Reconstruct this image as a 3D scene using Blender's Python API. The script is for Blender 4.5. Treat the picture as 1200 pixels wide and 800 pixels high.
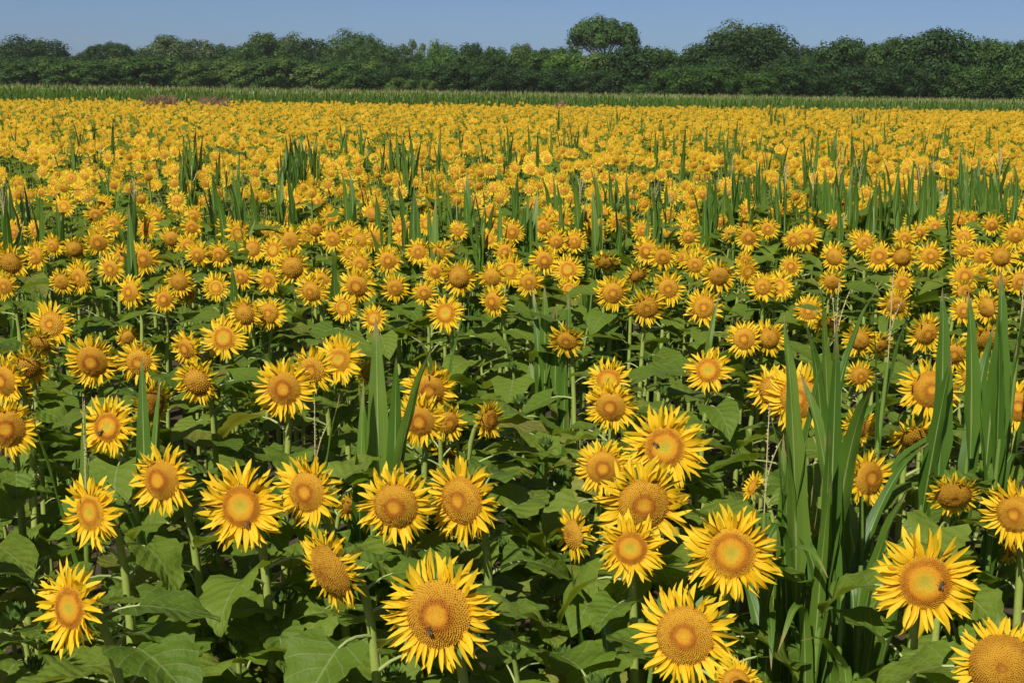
import bpy, math, random
import numpy as np
from mathutils import Matrix, Vector

random.seed(11)
RNG = np.random.default_rng(11)
scene = bpy.context.scene
col = scene.collection
for o in list(bpy.data.objects):
    bpy.data.objects.remove(o)

# ------------------------------------------------------------------ camera
W0, H0, FPX = 1200.0, 800.0, 1667.0          # photograph size and focal length in its pixels
CAM_Z, PITCH, ROLL = 2.60, math.radians(10.17), math.radians(0.95)
cam_data = bpy.data.cameras.new('camera')
cam_data.sensor_width = 36.0
cam_data.lens = 36.0 * FPX / W0
cam_data.clip_start, cam_data.clip_end = 0.05, 4000.0
cam = bpy.data.objects.new('camera', cam_data)
col.objects.link(cam)
RM = (Matrix.Rotation(math.pi / 2 - PITCH, 4, 'X') @ Matrix.Rotation(ROLL, 4, 'Z'))
cam.matrix_world = Matrix.Translation((0, 0, CAM_Z)) @ RM
scene.camera = cam

# ------------------------------------------------------------------ light
SUN_EL, SUN_AZ = math.radians(43), math.radians(24)      # sun behind the camera, to the left
to_sun = Vector((-math.sin(SUN_AZ) * math.cos(SUN_EL), -math.cos(SUN_AZ) * math.cos(SUN_EL), math.sin(SUN_EL)))
world = bpy.data.worlds.new('World')
scene.world = world
world.use_nodes = True
wn = world.node_tree.nodes
wl = world.node_tree.links
bg = wn['Background']
sky = wn.new('ShaderNodeTexSky')
sky.sky_type = 'NISHITA'
sky.sun_disc = False
sky.sun_elevation = SUN_EL
sky.sun_rotation = math.atan2(to_sun.x, to_sun.y)
sky.altitude = 0.0
sky.air_density = 0.45
sky.dust_density = 0.85
sky.ozone_density = 4.5
wl.new(sky.outputs['Color'], bg.inputs['Color'])
bg.inputs['Strength'].default_value = 0.066
sd = bpy.data.lights.new('sun', 'SUN')
sd.energy = 4.9
sd.angle = math.radians(0.5)
sd.color = (1.0, 0.95, 0.86)
sun = bpy.data.objects.new('sun', sd)
sun.rotation_euler = to_sun.to_track_quat('Z', 'Y').to_euler()
sun.location = (-10, -20, 30)
col.objects.link(sun)
scene.view_settings.view_transform = 'Standard'
scene.view_settings.look = 'None'
scene.view_settings.gamma = 1.0
scene.view_settings.exposure = 0.30
scene.view_settings.use_curve_mapping = False
scene.render.engine = 'CYCLES'
scene.cycles.max_bounces = 7
scene.cycles.transparent_max_bounces = 4

# ------------------------------------------------------------------ helpers
R3 = RM.to_3x3()
R3I = R3.inverted()
CAMV = Vector((0, 0, CAM_Z))


def ray(x, y):
    v = R3 @ Vector(((x - W0 / 2) / FPX, -(y - H0 / 2) / FPX, -1.0))
    return v / v.y                      # scaled so that its length along +Y is one metre


def at_z(x, y, z):
    d = ray(x, y)
    return CAMV + d * ((z - CAM_Z) / d.z)


def at_y(x, y, Y):
    return CAMV + ray(x, y) * Y


def project(p):
    v = R3I @ (Vector(p) - CAMV)
    return (W0 / 2 + FPX * v.x / -v.z, H0 / 2 - FPX * v.y / -v.z)


def tag(o, label, cat, group=None, kind=None):
    o['label'] = label
    if cat:
        o['category'] = cat
    if group:
        o['group'] = group
    if kind:
        o['kind'] = kind
    return o


def link(name, data, parent=None, mtx=None):
    o = bpy.data.objects.new(name, data)
    if parent is not None:
        o.parent = parent
    if mtx is not None:
        o.matrix_basis = mtx
    col.objects.link(o)
    return o


class MB:
    """collects vertices (with one attribute vector each) and triangles or quads"""
    def __init__(s):
        s.v, s.a, s.f, s.m = [], [], [], []

    def add(s, v, a, f, m):
        b = len(s.v)
        s.v += [tuple(p) for p in v]
        s.a += [tuple(p) for p in a]
        s.f += [tuple(i + b for i in q) for q in f]
        s.m += [m] * len(f)

    def merge(s, o, mtx=None, tint=None):
        vv = o.v if mtx is None else [tuple(mtx @ Vector(p)) for p in o.v]
        b = len(s.v)
        s.v += vv
        s.a += o.a if tint is None else [(p[0], p[1], tint) for p in o.a]
        s.f += [tuple(i + b for i in q) for q in o.f]
        s.m += o.m

    def tube(s, pts, rad, n, m, tint=0.5, cap=False):
        v, a, f = [], [], []
        up = Vector((0.3, 1, 0.1))
        for i, p in enumerate(pts):
            p = Vector(p)
            t = (Vector(pts[min(i + 1, len(pts) - 1)]) - Vector(pts[max(i - 1, 0)])).normalized()
            e1 = t.cross(up)
            if e1.length < 1e-3:
                e1 = t.cross(Vector((1, 0, 0)))
            e1.normalize()
            e2 = t.cross(e1)
            for k in range(n):
                w = 2 * math.pi * k / n
                v.append(p + (e1 * math.cos(w) + e2 * math.sin(w)) * rad[i])
                a.append((k / n, i / max(1, len(pts) - 1), tint))
        for i in range(len(pts) - 1):
            for k in range(n):
                f.append((i * n + k, i * n + (k + 1) % n, (i + 1) * n + (k + 1) % n, (i + 1) * n + k))
        if cap:
            f.append(tuple(range((len(pts) - 1) * n, len(pts) * n)))
        s.add(v, a, f, m)

    def mesh(s, name, mats, smooth=True):
        me = bpy.data.meshes.new(name)
        me.from_pydata(s.v, [], s.f)
        for mt in mats:
            me.materials.append(mt)
        at = me.attributes.new('luv', 'FLOAT_VECTOR', 'POINT')
        at.data.foreach_set('vector', np.array(s.a, dtype=np.float32).ravel())
        me.polygons.foreach_set('material_index', np.array(s.m, dtype=np.int32))
        me.polygons.foreach_set('use_smooth', np.full(len(s.f), smooth))
        me.update()
        return me

    def arrays(s):
        tri, mi = [], []
        for q, m in zip(s.f, s.m):
            for k in range(1, len(q) - 1):
                tri.append((q[0], q[k], q[k + 1]))
                mi.append(m)
        return (np.array(s.v, dtype=np.float32), np.array(s.a, dtype=np.float32),
                np.array(tri, dtype=np.int32), np.array(mi, dtype=np.int32))


def tiled_mesh(name, items, mats):
    """items: list of (template arrays, yaw, scale, (x, y, z), tint) joined into one mesh"""
    V, A, T, M = [], [], [], []
    base = 0
    for tm, yaw, sc, loc, tint in items:
        v, a, t, m = tm
        c, s_ = math.cos(yaw), math.sin(yaw)
        r = np.array([[c, s_, 0], [-s_, c, 0], [0, 0, 1]], dtype=np.float32)
        V.append((v @ r) * sc + np.array(loc, dtype=np.float32))
        a2 = a.copy()
        a2[:, 2] = (a2[:, 2] + tint) % 1.0
        A.append(a2)
        T.append(t + base)
        M.append(m)
        base += len(v)
    V, A, T, M = np.concatenate(V), np.concatenate(A), np.concatenate(T), np.concatenate(M)
    me = bpy.data.meshes.new(name)
    me.vertices.add(len(V))
    me.vertices.foreach_set('co', V.astype(np.float32).ravel())
    me.loops.add(len(T) * 3)
    me.loops.foreach_set('vertex_index', T.ravel().astype(np.int32))
    me.polygons.add(len(T))
    me.polygons.foreach_set('loop_start', np.arange(0, len(T) * 3, 3, dtype=np.int32))
    for mt in mats:
        me.materials.append(mt)
    me.polygons.foreach_set('material_index', M.astype(np.int32))
    me.polygons.foreach_set('use_smooth', np.full(len(T), True))
    at = me.attributes.new('luv', 'FLOAT_VECTOR', 'POINT')
    at.data.foreach_set('vector', A.astype(np.float32).ravel())
    me.update(calc_edges=True)
    me.validate()
    return me


# ------------------------------------------------------------------ materials
class NT:
    def __init__(s, name):
        s.mat = bpy.data.materials.new(name)
        s.mat.use_nodes = True
        s.n, s.l = s.mat.node_tree.nodes, s.mat.node_tree.links
        s.n.clear()
        s.out = s.n.new('ShaderNodeOutputMaterial')

    def node(s, t, **kw):
        n = s.n.new(t)
        for k, v in kw.items():
            setattr(n, k, v)
        return n

    def put(s, sock, val):
        if isinstance(val, bpy.types.NodeSocket):
            s.l.new(val, sock)
        else:
            sock.default_value = val

    def math(s, op, a, b=0.0, c=0.0, clamp=False):
        n = s.node('ShaderNodeMath', operation=op, use_clamp=clamp)
        s.put(n.inputs[0], a)
        s.put(n.inputs[1], b)
        s.put(n.inputs[2], c)
        return n.outputs[0]

    def mix(s, fac, a, b, blend='MIX'):
        n = s.node('ShaderNodeMix', data_type='RGBA', blend_type=blend)
        s.put(n.inputs[0], fac)
        s.put(n.inputs[6], a if isinstance(a, bpy.types.NodeSocket) else (*a, 1))
        s.put(n.inputs[7], b if isinstance(b, bpy.types.NodeSocket) else (*b, 1))
        return n.outputs[2]

    def ramp(s, fac, stops, mode='LINEAR'):
        n = s.node('ShaderNodeValToRGB')
        n.color_ramp.interpolation = mode
        e = n.color_ramp.elements
        while len(e) < len(stops):
            e.new(0.5)
        for el, (p, c) in zip(e, stops):
            el.position = p
            el.color = (*c, 1) if len(c) == 3 else c
        s.put(n.inputs[0], fac)
        return n.outputs[0]

    def noise(s, scale, detail=2.0, vec=None, rough=0.5):
        n = s.node('ShaderNodeTexNoise')
        n.inputs['Scale'].default_value = scale
        n.inputs['Detail'].default_value = detail
        n.inputs['Roughness'].default_value = rough
        if vec is not None:
            s.l.new(vec, n.inputs['Vector'])
        return n.outputs['Fac']

    def luv(s):
        n = s.node('ShaderNodeAttribute', attribute_name='luv')
        x = s.node('ShaderNodeSeparateXYZ')
        s.l.new(n.outputs['Vector'], x.inputs[0])
        return x.outputs[0], x.outputs[1], x.outputs[2]

    def rnd(s, tint):
        o = s.node('ShaderNodeObjectInfo')
        return s.math('FRACT', s.math('ADD', o.outputs['Random'], tint))

    def pos(s):
        return s.node('ShaderNodeNewGeometry').outputs['Position']

    def finish(s, colour, rough=0.5, trans=None, tfac=0.3, bump=None, bstr=0.3, bdist=0.002, spec=0.4):
        p = s.node('ShaderNodeBsdfPrincipled')
        s.put(p.inputs['Base Color'], colour if isinstance(colour, bpy.types.NodeSocket) else (*colour, 1))
        s.put(p.inputs['Roughness'], rough)
        s.put(p.inputs['Specular IOR Level'], spec)
        if bump is not None:
            b = s.node('ShaderNodeBump')
            b.inputs['Strength'].default_value = bstr
            b.inputs['Distance'].default_value = bdist
            s.l.new(bump, b.inputs['Height'])
            s.l.new(b.outputs[0], p.inputs['Normal'])
        last = p.outputs[0]
        if trans is not None:
            t = s.node('ShaderNodeBsdfTranslucent')
            s.put(t.inputs['Color'], trans if isinstance(trans, bpy.types.NodeSocket) else (*trans, 1))
            m = s.node('ShaderNodeMixShader')
            m.inputs[0].default_value = tfac
            s.l.new(last, m.inputs[1])
            s.l.new(t.outputs[0], m.inputs[2])
            last = m.outputs[0]
        s.l.new(last, s.out.inputs['Surface'])
        return s.mat


def m_petal():
    n = NT('petal_yellow')
    u, v, t = n.luv()
    r = n.rnd(t)
    c = n.ramp(v, [(0.0, (0.76, 0.40, 0.006)), (0.22, (0.87, 0.57, 0.016)), (1.0, (0.90, 0.66, 0.030))])
    c = n.mix(n.math('MULTIPLY', r, 0.30), c, (0.86, 0.53, 0.010))
    streak = n.noise(1.0, 2, None)
    cv = n.node('ShaderNodeCombineXYZ')
    n.put(cv.inputs[0], n.math('MULTIPLY', u, 7.0))
    n.put(cv.inputs[1], n.math('MULTIPLY', v, 1.2))
    n.put(cv.inputs[2], n.math('MULTIPLY', r, 30.0))
    streak = n.noise(1.6, 2, cv.outputs[0])
    c = n.mix(n.math('MULTIPLY', n.math('SUBTRACT', streak, 0.45, clamp=True), 1.2), c, (0.78, 0.44, 0.008))
    return n.finish(c, 0.55, c, 0.40, streak, 0.35, 0.002, 0.3)


def m_disc(name, stops):
    n = NT(name)
    u, v, t = n.luv()
    wob = n.noise(60.0, 2, n.node('ShaderNodeTexCoord').outputs['Object'])
    low = n.noise(2.2, 2, n.node('ShaderNodeTexCoord').outputs['Object'])
    rr = n.math('ADD', u, n.math('MULTIPLY', n.math('SUBTRACT', wob, 0.5), 0.12))
    rr = n.math('ADD', rr, n.math('MULTIPLY', n.math('SUBTRACT', low, 0.5), 0.30))
    ob = n.node('ShaderNodeObjectInfo')
    rr = n.math('MULTIPLY', rr, n.math('ADD', 0.80, n.math('MULTIPLY', ob.outputs['Random'], 0.45)))
    c = n.ramp(rr, stops)
    c = n.mix(n.math('MULTIPLY', t, 0.75), c, n.mix(1.0, c, (0.48, 0.36, 0.25), 'MULTIPLY'))
    c = n.mix(n.math('MULTIPLY', v, 0.55), c, n.mix(1.0, c, (1.0, 0.86, 0.5), 'MULTIPLY'))
    nz = n.noise(420.0, 1, n.node('ShaderNodeTexCoord').outputs['Object'])
    return n.finish(c, 0.75, None, 0, nz, 0.5, 0.002, 0.2)


def m_leaf():
    n = NT('sunflower_leaf_green')
    u, v, t = n.luv()
    r = n.rnd(t)
    c = n.ramp(r, [(0.0, (0.104, 0.172, 0.018)), (0.45, (0.148, 0.225, 0.022)), (0.9, (0.188, 0.250, 0.028)), (1.0, (0.27, 0.25, 0.05))])
    c = n.mix(n.math('MULTIPLY', n.noise(9.0, 3, n.pos()), 0.45), c, (0.070, 0.136, 0.014))
    au = n.math('ABSOLUTE', u)
    mid = n.math('LESS_THAN', au, 0.035)
    lat = n.math('FRACT', n.math('MULTIPLY', n.math('SUBTRACT', v, n.math('MULTIPLY', au, 0.30)), 6.0))
    latd = n.math('ABSOLUTE', n.math('SUBTRACT', lat, 0.5))
    vein = n.math('MAXIMUM', mid, n.math('MULTIPLY', n.math('LESS_THAN', latd, 0.055), 0.6))
    vein = n.math('MULTIPLY', vein, n.math('GREATER_THAN', v, 0.001))
    c = n.mix(n.math('MULTIPLY', vein, 0.6), c, (0.25, 0.31, 0.11))
    dust = n.math('MULTIPLY', n.math('SUBTRACT', n.noise(5.0, 5, n.pos(), 0.7), 0.60, clamp=True), 4.0, clamp=True)
    dust = n.math('MULTIPLY', dust, n.math('GREATER_THAN', r, 0.35))
    c = n.mix(n.math('MULTIPLY', dust, 0.55), c, (0.30, 0.24, 0.07))
    tr = n.mix(1.0, c, (1.9, 1.7, 0.8), 'MULTIPLY')
    hgt = n.math('SUBTRACT', n.math('ADD', n.noise(60.0, 2, n.pos()), n.math('SUBTRACT', 0.5, latd)), n.math('MULTIPLY', vein, 0.5))
    return n.finish(c, 0.58, tr, 0.40, hgt, 0.8, 0.006, 0.26)


def m_simple(name, ca, cb, scale, rough=0.6, trans=None, tfac=0.2, spec=0.35):
    n = NT(name)
    u, v, t = n.luv()
    nz = n.noise(scale, 4, n.pos(), 0.6)
    c = n.mix(nz, ca, cb)
    c = n.mix(n.math('MULTIPLY', n.rnd(t), 0.5), c, cb)
    return n.finish(c, rough, trans, tfac, nz, 0.4, 0.003, spec)


def m_cornleaf():
    n = NT('corn_leaf_green')
    u, v, t = n.luv()
    r = n.rnd(t)
    c = n.ramp(r, [(0.0, (0.060, 0.135, 0.014)), (0.6, (0.100, 0.195, 0.020)), (1.0, (0.155, 0.245, 0.030))])
    cv = n.node('ShaderNodeCombineXYZ')
    n.put(cv.inputs[0], n.math('MULTIPLY', u, 9.0))
    n.put(cv.inputs[1], n.math('MULTIPLY', v, 1.5))
    n.put(cv.inputs[2], n.math('MULTIPLY', r, 17.0))
    st = n.noise(1.5, 3, cv.outputs[0])
    c = n.mix(n.math('MULTIPLY', st, 0.6), c, (0.048, 0.110, 0.012))
    mid = n.math('LESS_THAN', n.math('ABSOLUTE', u), n.math('SUBTRACT', 0.12, n.math('MULTIPLY', v, 0.09)))
    c = n.mix(n.math('MULTIPLY', mid, 0.75), c, (0.30, 0.38, 0.13))
    dry = n.math('MULTIPLY', n.math('SUBTRACT', n.math('ADD', v, n.math('MULTIPLY', n.noise(7.0, 4, n.pos(), .7), .5)), 1.12, clamp=True), 6.0, clamp=True)
    c = n.mix(dry, c, (0.34, 0.25, 0.11))
    tr = n.mix(1.0, c, (2.0, 1.8, 0.8), 'MULTIPLY')
    return n.finish(c, 0.42, tr, 0.33, st, 0.35, 0.003, 0.45)


def m_crown(name, ca, cb, cc):
    n = NT(name)
    u, v, t = n.luv()
    o = n.node('ShaderNodeObjectInfo')
    c = n.ramp(t, [(0.0, ca), (0.55, cb), (1.0, cc)])
    c = n.mix(n.math('MULTIPLY', o.outputs['Random'], 0.35), c, ca)
    tr = n.mix(1.0, c, (1.5, 1.4, 0.8), 'MULTIPLY')
    return n.finish(c, 0.6, tr, 0.2, spec=0.25)


def m_ground():
    n = NT('field_soil')
    p = n.pos()
    a, b = n.noise(1.3, 6, p, 0.65), n.noise(18.0, 5, p, 0.7)
    c = n.mix(a, (0.050, 0.036, 0.022), (0.105, 0.078, 0.048))
    c = n.mix(n.math('MULTIPLY', b, 0.6), c, (0.040, 0.030, 0.020))
    return n.finish(c, 0.9, bump=b, bstr=0.8, bdist=0.03, spec=0.2)


def m_meadow():
    n = NT('meadow_grass')
    p = n.pos()
    c = n.mix(n.noise(0.15, 5, p, 0.6), (0.045, 0.085, 0.022), (0.095, 0.115, 0.035))
    return n.finish(c, 0.85, bump=n.noise(6.0, 4, p), bstr=0.8, bdist=0.1, spec=0.2)


PETAL = m_petal()
GOLD, BROWN = (0.62, 0.335, 0.022), (0.30, 0.095, 0.007)
DISCS = [
    m_disc('disc_ringed', [(0.0, (.60, .36, .026)), (0.2, (.62, .31, .018)), (0.31, (.40, .15, .010)), (0.40, (.37, .14, .010)),
                           (0.52, (.50, .26, .018)), (0.85, (.57, .33, .026)), (1.0, (.48, .24, .015))]),
    m_disc('disc_young', [(0.0, (.40, .38, .036)), (0.28, (.58, .39, .026)), (0.5, (.62, .29, .014)), (0.64, (.43, .17, .010)),
                          (0.74, (.44, .20, .012)), (0.88, (.60, .35, .022)), (1.0, (.62, .37, .018))]),
    m_disc('disc_ripe', [(0.0, (.42, .21, .016)), (0.14, (.32, .13, .010)), (0.22, (.48, .25, .018)), (0.7, (.51, .29, .024)), (1.0, (.42, .21, .015))]),
]
LEAF = m_leaf()
STEM = m_simple('sunflower_stem', (0.32, 0.37, 0.09), (0.21, 0.28, 0.05), 40.0, 0.6)
PETIOLE = m_simple('leaf_stalk', (0.36, 0.40, 0.16), (0.24, 0.31, 0.09), 40.0, 0.55)
BRACT = m_simple('bract_green', (0.12, 0.19, 0.035), (0.075, 0.14, 0.024), 60.0, 0.55, (0.2, 0.3, 0.05), 0.2)
CORNLEAF = m_cornleaf()
CORNSTALK = m_simple('corn_stalk', (0.16, 0.23, 0.04), (0.10, 0.17, 0.03), 30.0, 0.45)
TASSEL = m_simple('corn_tassel', (0.48, 0.42, 0.20), (0.34, 0.31, 0.13), 120.0, 0.8)
DRY = m_simple('dry_brown', (0.34, 0.17, 0.06), (0.22, 0.10, 0.04), 90.0, 0.85)
WEED = m_simple('weed_russet', (0.26, 0.15, 0.085), (0.17, 0.12, 0.055), 3.0, 0.8)
BARK = m_simple('tree_bark', (0.13, 0.10, 0.075), (0.07, 0.055, 0.04), 2.0, 0.9)
CROWNS = {
    'dark': m_crown('crown_dark', (0.015, 0.037, 0.007), (0.026, 0.064, 0.012), (0.046, 0.096, 0.015)),
    'mid': m_crown('crown_mid', (0.025, 0.062, 0.010), (0.045, 0.099, 0.014), (0.080, 0.143, 0.021)),
    'olive': m_crown('crown_olive', (0.043, 0.081, 0.013), (0.076, 0.131, 0.021), (0.120, 0.172, 0.032)),
    'grey': m_crown('crown_grey', (0.047, 0.078, 0.024), (0.081, 0.127, 0.038), (0.132, 0.185, 0.058)),
    'bright': m_crown('crown_bright', (0.039, 0.087, 0.010), (0.069, 0.146, 0.015), (0.106, 0.194, 0.022)),
}
BEEBODY = m_simple('bee_body', (0.02, 0.014, 0.008), (0.10, 0.05, 0.015), 900.0, 0.6)
BEEWING = m_simple('bee_wing', (0.14, 0.11, 0.07), (0.09, 0.07, 0.04), 300.0, 0.3)

# ------------------------------------------------------------------ setting
gm = MB()
gm.add([(-1500, -60, 0), (1500, -60, 0), (1500, 3000, 0), (-1500, 3000, 0)], [(0, 0, 0)] * 4, [(0, 1, 2, 3)], 0)
g = link('ground', gm.mesh('ground', [m_ground()]))
tag(g, 'dark tilled soil under the sunflower field', None, kind='structure')
mm = MB()
mm.add([(-900, 128, 0.004), (900, 128, 0.004), (1500, 3000, 0.004), (-1500, 3000, 0.004)], [(0, 0, 0)] * 4, [(0, 1, 2, 3)], 0)
g = link('meadow', mm.mesh('meadow', [m_meadow()]))
tag(g, 'green grass between the corn and the woods', None, kind='structure')


def edge_y(x):
    """far edge of the sunflowers, where the corn begins"""
    return 70.0 + 0.34 * (x + 24.0)


# ------------------------------------------------------------------ sunflower pieces
def petal_mb(bend, twist, sway, fold, w=0.13, rows=6):
    m = MB()
    v, a, f = [], [], []
    for i in range(rows + 1):
        t = i / rows
        hw = w * (0.50 + 0.5 * min(1.0, t / 0.35)) * (max(0.0, 1 - t ** 3.4)) ** 0.72
        z = bend * t * t + 0.03 * math.sin(t * 5 + bend * 20)
        for k in (-1, 0, 1):
            x = k * hw
            zz = fold * abs(k) * hw * 2
            tw = twist * t
            v.append((x * math.cos(tw) - zz * math.sin(tw) + sway * t * t, t - 0.10 * abs(bend) * t * t, z + x * math.sin(tw) + zz * math.cos(tw)))
            a.append((k, t, 0.0))
    for i in range(rows):
        for k in range(2):
            b = i * 3 + k
            f.append((b, b + 1, b + 4, b + 3))
    m.add(v, a, f, 0)
    return m


rnd = random.Random(5)
PETALS_MB = [petal_mb(rnd.uniform(-0.36, 0.32), rnd.uniform(-0.9, 0.9), rnd.uniform(-0.34, 0.34), rnd.uniform(-0.15, 0.55),
                      rnd.uniform(0.085, 0.130)) for _ in range(16)]
PETAL_ME = [m.mesh('petal', [PETAL]) for m in PETALS_MB]


def petal_layout(rg, n, rd, R, ripe=False):
    """list of (variant, matrix) of the ray petals round a disc of radius rd, reaching R"""
    out = []
    ph = rg.uniform(0, 6.28)
    for k in range(n):
        ring = k % 2
        an = ph + 2 * math.pi * (k + rg.uniform(-0.42, 0.42)) / n
        if rg.random() < 0.04:
            continue
        L = (R - rd * 0.95) * rg.uniform(0.80, 1.13) * (1.03 if ring else 0.92)
        tilt = math.radians(rg.gauss(10 if ring == 0 else -4, 13) - (10 if ripe else 0))
        if rg.random() < 0.07:
            tilt += math.radians(rg.choice([-45, 38]))
            L *= 0.85
        M = (Matrix.Rotation(an, 4, 'Z') @ Matrix.Translation((0, rd * 0.93, -0.004 - 0.004 * ring))
             @ Matrix.Rotation(tilt, 4, 'X') @ Matrix.Rotation(rg.gauss(0, 0.16), 4, 'Z')
             @ Matrix.Rotation(rg.gauss(0, 0.3), 4, 'Y') @ Matrix.Scale(L, 4))
        out.append((rg.randrange(len(PETALS_MB)), M))
    return out


def disc_height(r, dome, kind):
    z = dome * (1 - abs(r) ** 2.3)
    if kind == 1:
        z -= 0.10 * math.exp(-(r / 0.35) ** 2)
    else:
        z -= 0.05 * math.exp(-(r / 0.20) ** 2)
    return z


def head_mb(rg, kind, dome, florets=520, segs=26, rings=8, bracts=18):
    """disc of unit radius facing +Z with florets in spirals, green receptacle behind"""
    m = MB()
    v, a, f = [(0, 0, disc_height(0, dome, kind))], [(0, 0, 0.4)], []
    for i in range(1, rings + 1):
        r = i / rings
        for k in range(segs):
            w = 2 * math.pi * k / segs
            v.append((r * math.cos(w), r * math.sin(w), disc_height(r, dome, kind)))
            a.append((r, 0, 0.45))
    for k in range(segs):
        f.append((0, 1 + k, 1 + (k + 1) % segs))
    for i in range(rings - 1):
        b = 1 + i * segs
        for k in range(segs):
            f.append((b + k, b + segs + k, b + segs + (k + 1) % segs, b + (k + 1) % segs))
    m.add(v, a, f, 0)
    ga = math.pi * (3 - math.sqrt(5))
    ringr = {0: 0.36, 1: 0.62, 2: 0.15}[kind]
    for i in range(florets):
        r = math.sqrt((i + 0.5) / florets) * 0.985
        w = i * ga
        s = 1.0 / math.sqrt(florets) * (0.9 if r > ringr else 0.72)
        h = (0.060 if r > ringr else 0.028) * rg.uniform(0.6, 1.3)
        z = disc_height(r, dome, kind) - 0.01
        er, et = Vector((math.cos(w), math.sin(w), 0)), Vector((-math.sin(w), math.cos(w), 0))
        nrm = (Vector((0, 0, 1)) + er * 0.9 * dome * 2.3 * r ** 1.3).normalized()
        c = Vector((r * math.cos(w), r * math.sin(w), z))
        pt = c + nrm * h + et * rg.uniform(-0.012, 0.012)
        q = [c + er * s, c + et * s, c - er * s, c - et * s, pt + er * s * 0.35, pt + et * s * 0.35, pt - er * s * 0.35, pt - et * s * 0.35]
        tn = rg.random() ** 2
        aa = [(r, 0.0, min(1, tn + 0.55))] * 4 + [(r, 1.0, tn)] * 4
        m.add(q, aa, [(0, 1, 5, 4), (1, 2, 6, 5), (2, 3, 7, 6), (3, 0, 4, 7), (4, 5, 6, 7)], 0)
    prof = [(1.0, 0.0), (1.04, -0.06), (0.86, -0.20), (0.5, -0.32), (0.16, -0.42)]
    v, a, f = [], [], []
    for r, z in prof:
        for k in range(segs):
            w = 2 * math.pi * k / segs
            v.append((r * math.cos(w), r * math.sin(w), z))
            a.append((0.5, 0.5, 0.3))
    for i in range(len(prof) - 1):
        for k in range(segs):
            f.append((i * segs + k, (i + 1) * segs + k, (i + 1) * segs + (k + 1) % segs, i * segs + (k + 1) % segs))
    m.add(v, a, f, 1)
    for k in range(bracts):
        w = 2 * math.pi * (k + rg.uniform(-0.3, 0.3)) / bracts
        er, et = Vector((math.cos(w), math.sin(w), 0)), Vector((-math.sin(w), math.cos(w), 0))
        ln = rg.uniform(0.5, 0.85)
        dn = rg.uniform(-0.30, 0.18)
        up = Vector((0, 0, 1))
        p0 = er * 0.88 - up * 0.19
        p1 = p0 + er * ln * 0.5 + up * (dn * 0.2 - 0.02)
        p2 = p0 + er * ln + up * dn
        m.add([p0 - et * 0.15, p0 + et * 0.15, p1 + et * 0.11, p1 - et * 0.11, p2], [(0, 0, rg.random())] * 5,
              [(0, 1, 2, 3), (3, 2, 4)], 1)
    return m


rg0 = random.Random(3)
HEAD_DOME = {0: 0.40, 1: 0.20, 2: 0.50}
HEAD_NEAR = {k: [head_mb(rg0, k, HEAD_DOME[k] * s, 700).mesh('flower_head', [DISCS[k], BRACT]) for s in (0.85, 1.1)] for k in range(3)}
HEAD_MID = {k: [head_mb(rg0, k, HEAD_DOME[k] * s, 150, 18, 5, 14).mesh('flower_head', [DISCS[k], BRACT]) for s in (0.8, 1.1)] for k in range(3)}
# whole rings of petals for the smaller heads: disc radius 1, petal tips near 2
RING_MID = []
for i in range(12):
    m = MB()
    for pv, M in petal_layout(rg0, rg0.choice([54, 60, 64]), 1.0, 2.0, i % 3 == 2):
        mm_ = Matrix.Translation((0, 0, 0))
        m.merge(PETALS_MB[pv], M, rg0.random())
    RING_MID.append(m.mesh('petal_ring', [PETAL]))


def leaf_mb(rg, rows, cols, pet=0.55, serr=True, tube_n=4):
    """heart-shaped blade of unit length on a stalk; runs along +Y, upper side +Z"""
    m = MB()
    a0, a1 = math.radians(rg.uniform(-12, 10)), math.radians(rg.uniform(-55, -18))
    a2 = a1 - math.radians(rg.uniform(8, 55))
    # stalk
    pts, p, ang = [], Vector((0, 0, 0)), a0
    ns = 4
    for i in range(ns + 1):
        pts.append(p.copy())
        ang = a0 + (a1 - a0) * (i / ns) ** 1.5
        p = p + Vector((0, math.cos(ang), math.sin(ang))) * (pet / ns)
    m.tube(pts, [0.036, 0.026, 0.022, 0.020, 0.016][:ns + 1], tube_n, 1, 0.3)
    p, v, a, f = pts[-1].copy(), [], [], []
    fold, side, wide = rg.uniform(0.10, 0.55), rg.uniform(-0.10, 0.10), rg.uniform(0.40, 0.52)
    wav, wph = rg.uniform(0.03, 0.075), rg.uniform(0, 6)
    step = 1.0 / rows
    for i in range(rows + 1):
        s = i / rows
        ang = a1 + (a2 - a1) * s
        dy, dn = Vector((0, math.cos(ang), math.sin(ang))), Vector((0, -math.sin(ang), math.cos(ang)))
        hw = wide * max(0.0, math.sin(math.pi * (0.12 + 0.88 * s) ** 0.62)) ** 0.92
        for k in range(cols + 1):
            u = -1 + 2 * k / cols
            uu = u
            if serr and abs(u) > 0.99 and 0 < i < rows:
                uu = u * (1.07 if i % 2 else 0.95)
            x = uu * hw + side * s * s
            lift = fold * abs(uu) * hw - 0.35 * fold * uu * uu * hw + wav * math.sin(s * 13 + wph + (2 if u > 0 else 0)) * abs(u) ** 1.5
            back = -0.17 * abs(u) ** 1.6 * (1 - s) ** 2.5
            q = p + dn * lift + dy * back
            v.append((q.x + x, q.y, q.z))
            a.append((u, s + 0.01, 0.0))
        p = p + dy * step
    for i in range(rows):
        for k in range(cols):
            b = i * (cols + 1) + k
            f.append((b, b + 1, b + cols + 2, b + cols + 1))
    m.add(v, a, f, 0)
    return m


LEAF_NEAR = [leaf_mb(rg0, 14, 6).mesh('leaf', [LEAF, PETIOLE]) for _ in range(14)]
LEAF_MID_MB = [leaf_mb(rg0, 5, 4, tube_n=3) for _ in range(8)]
LEAF_MID = [m.mesh('leaf', [LEAF, PETIOLE]) for m in LEAF_MID_MB]


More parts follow.
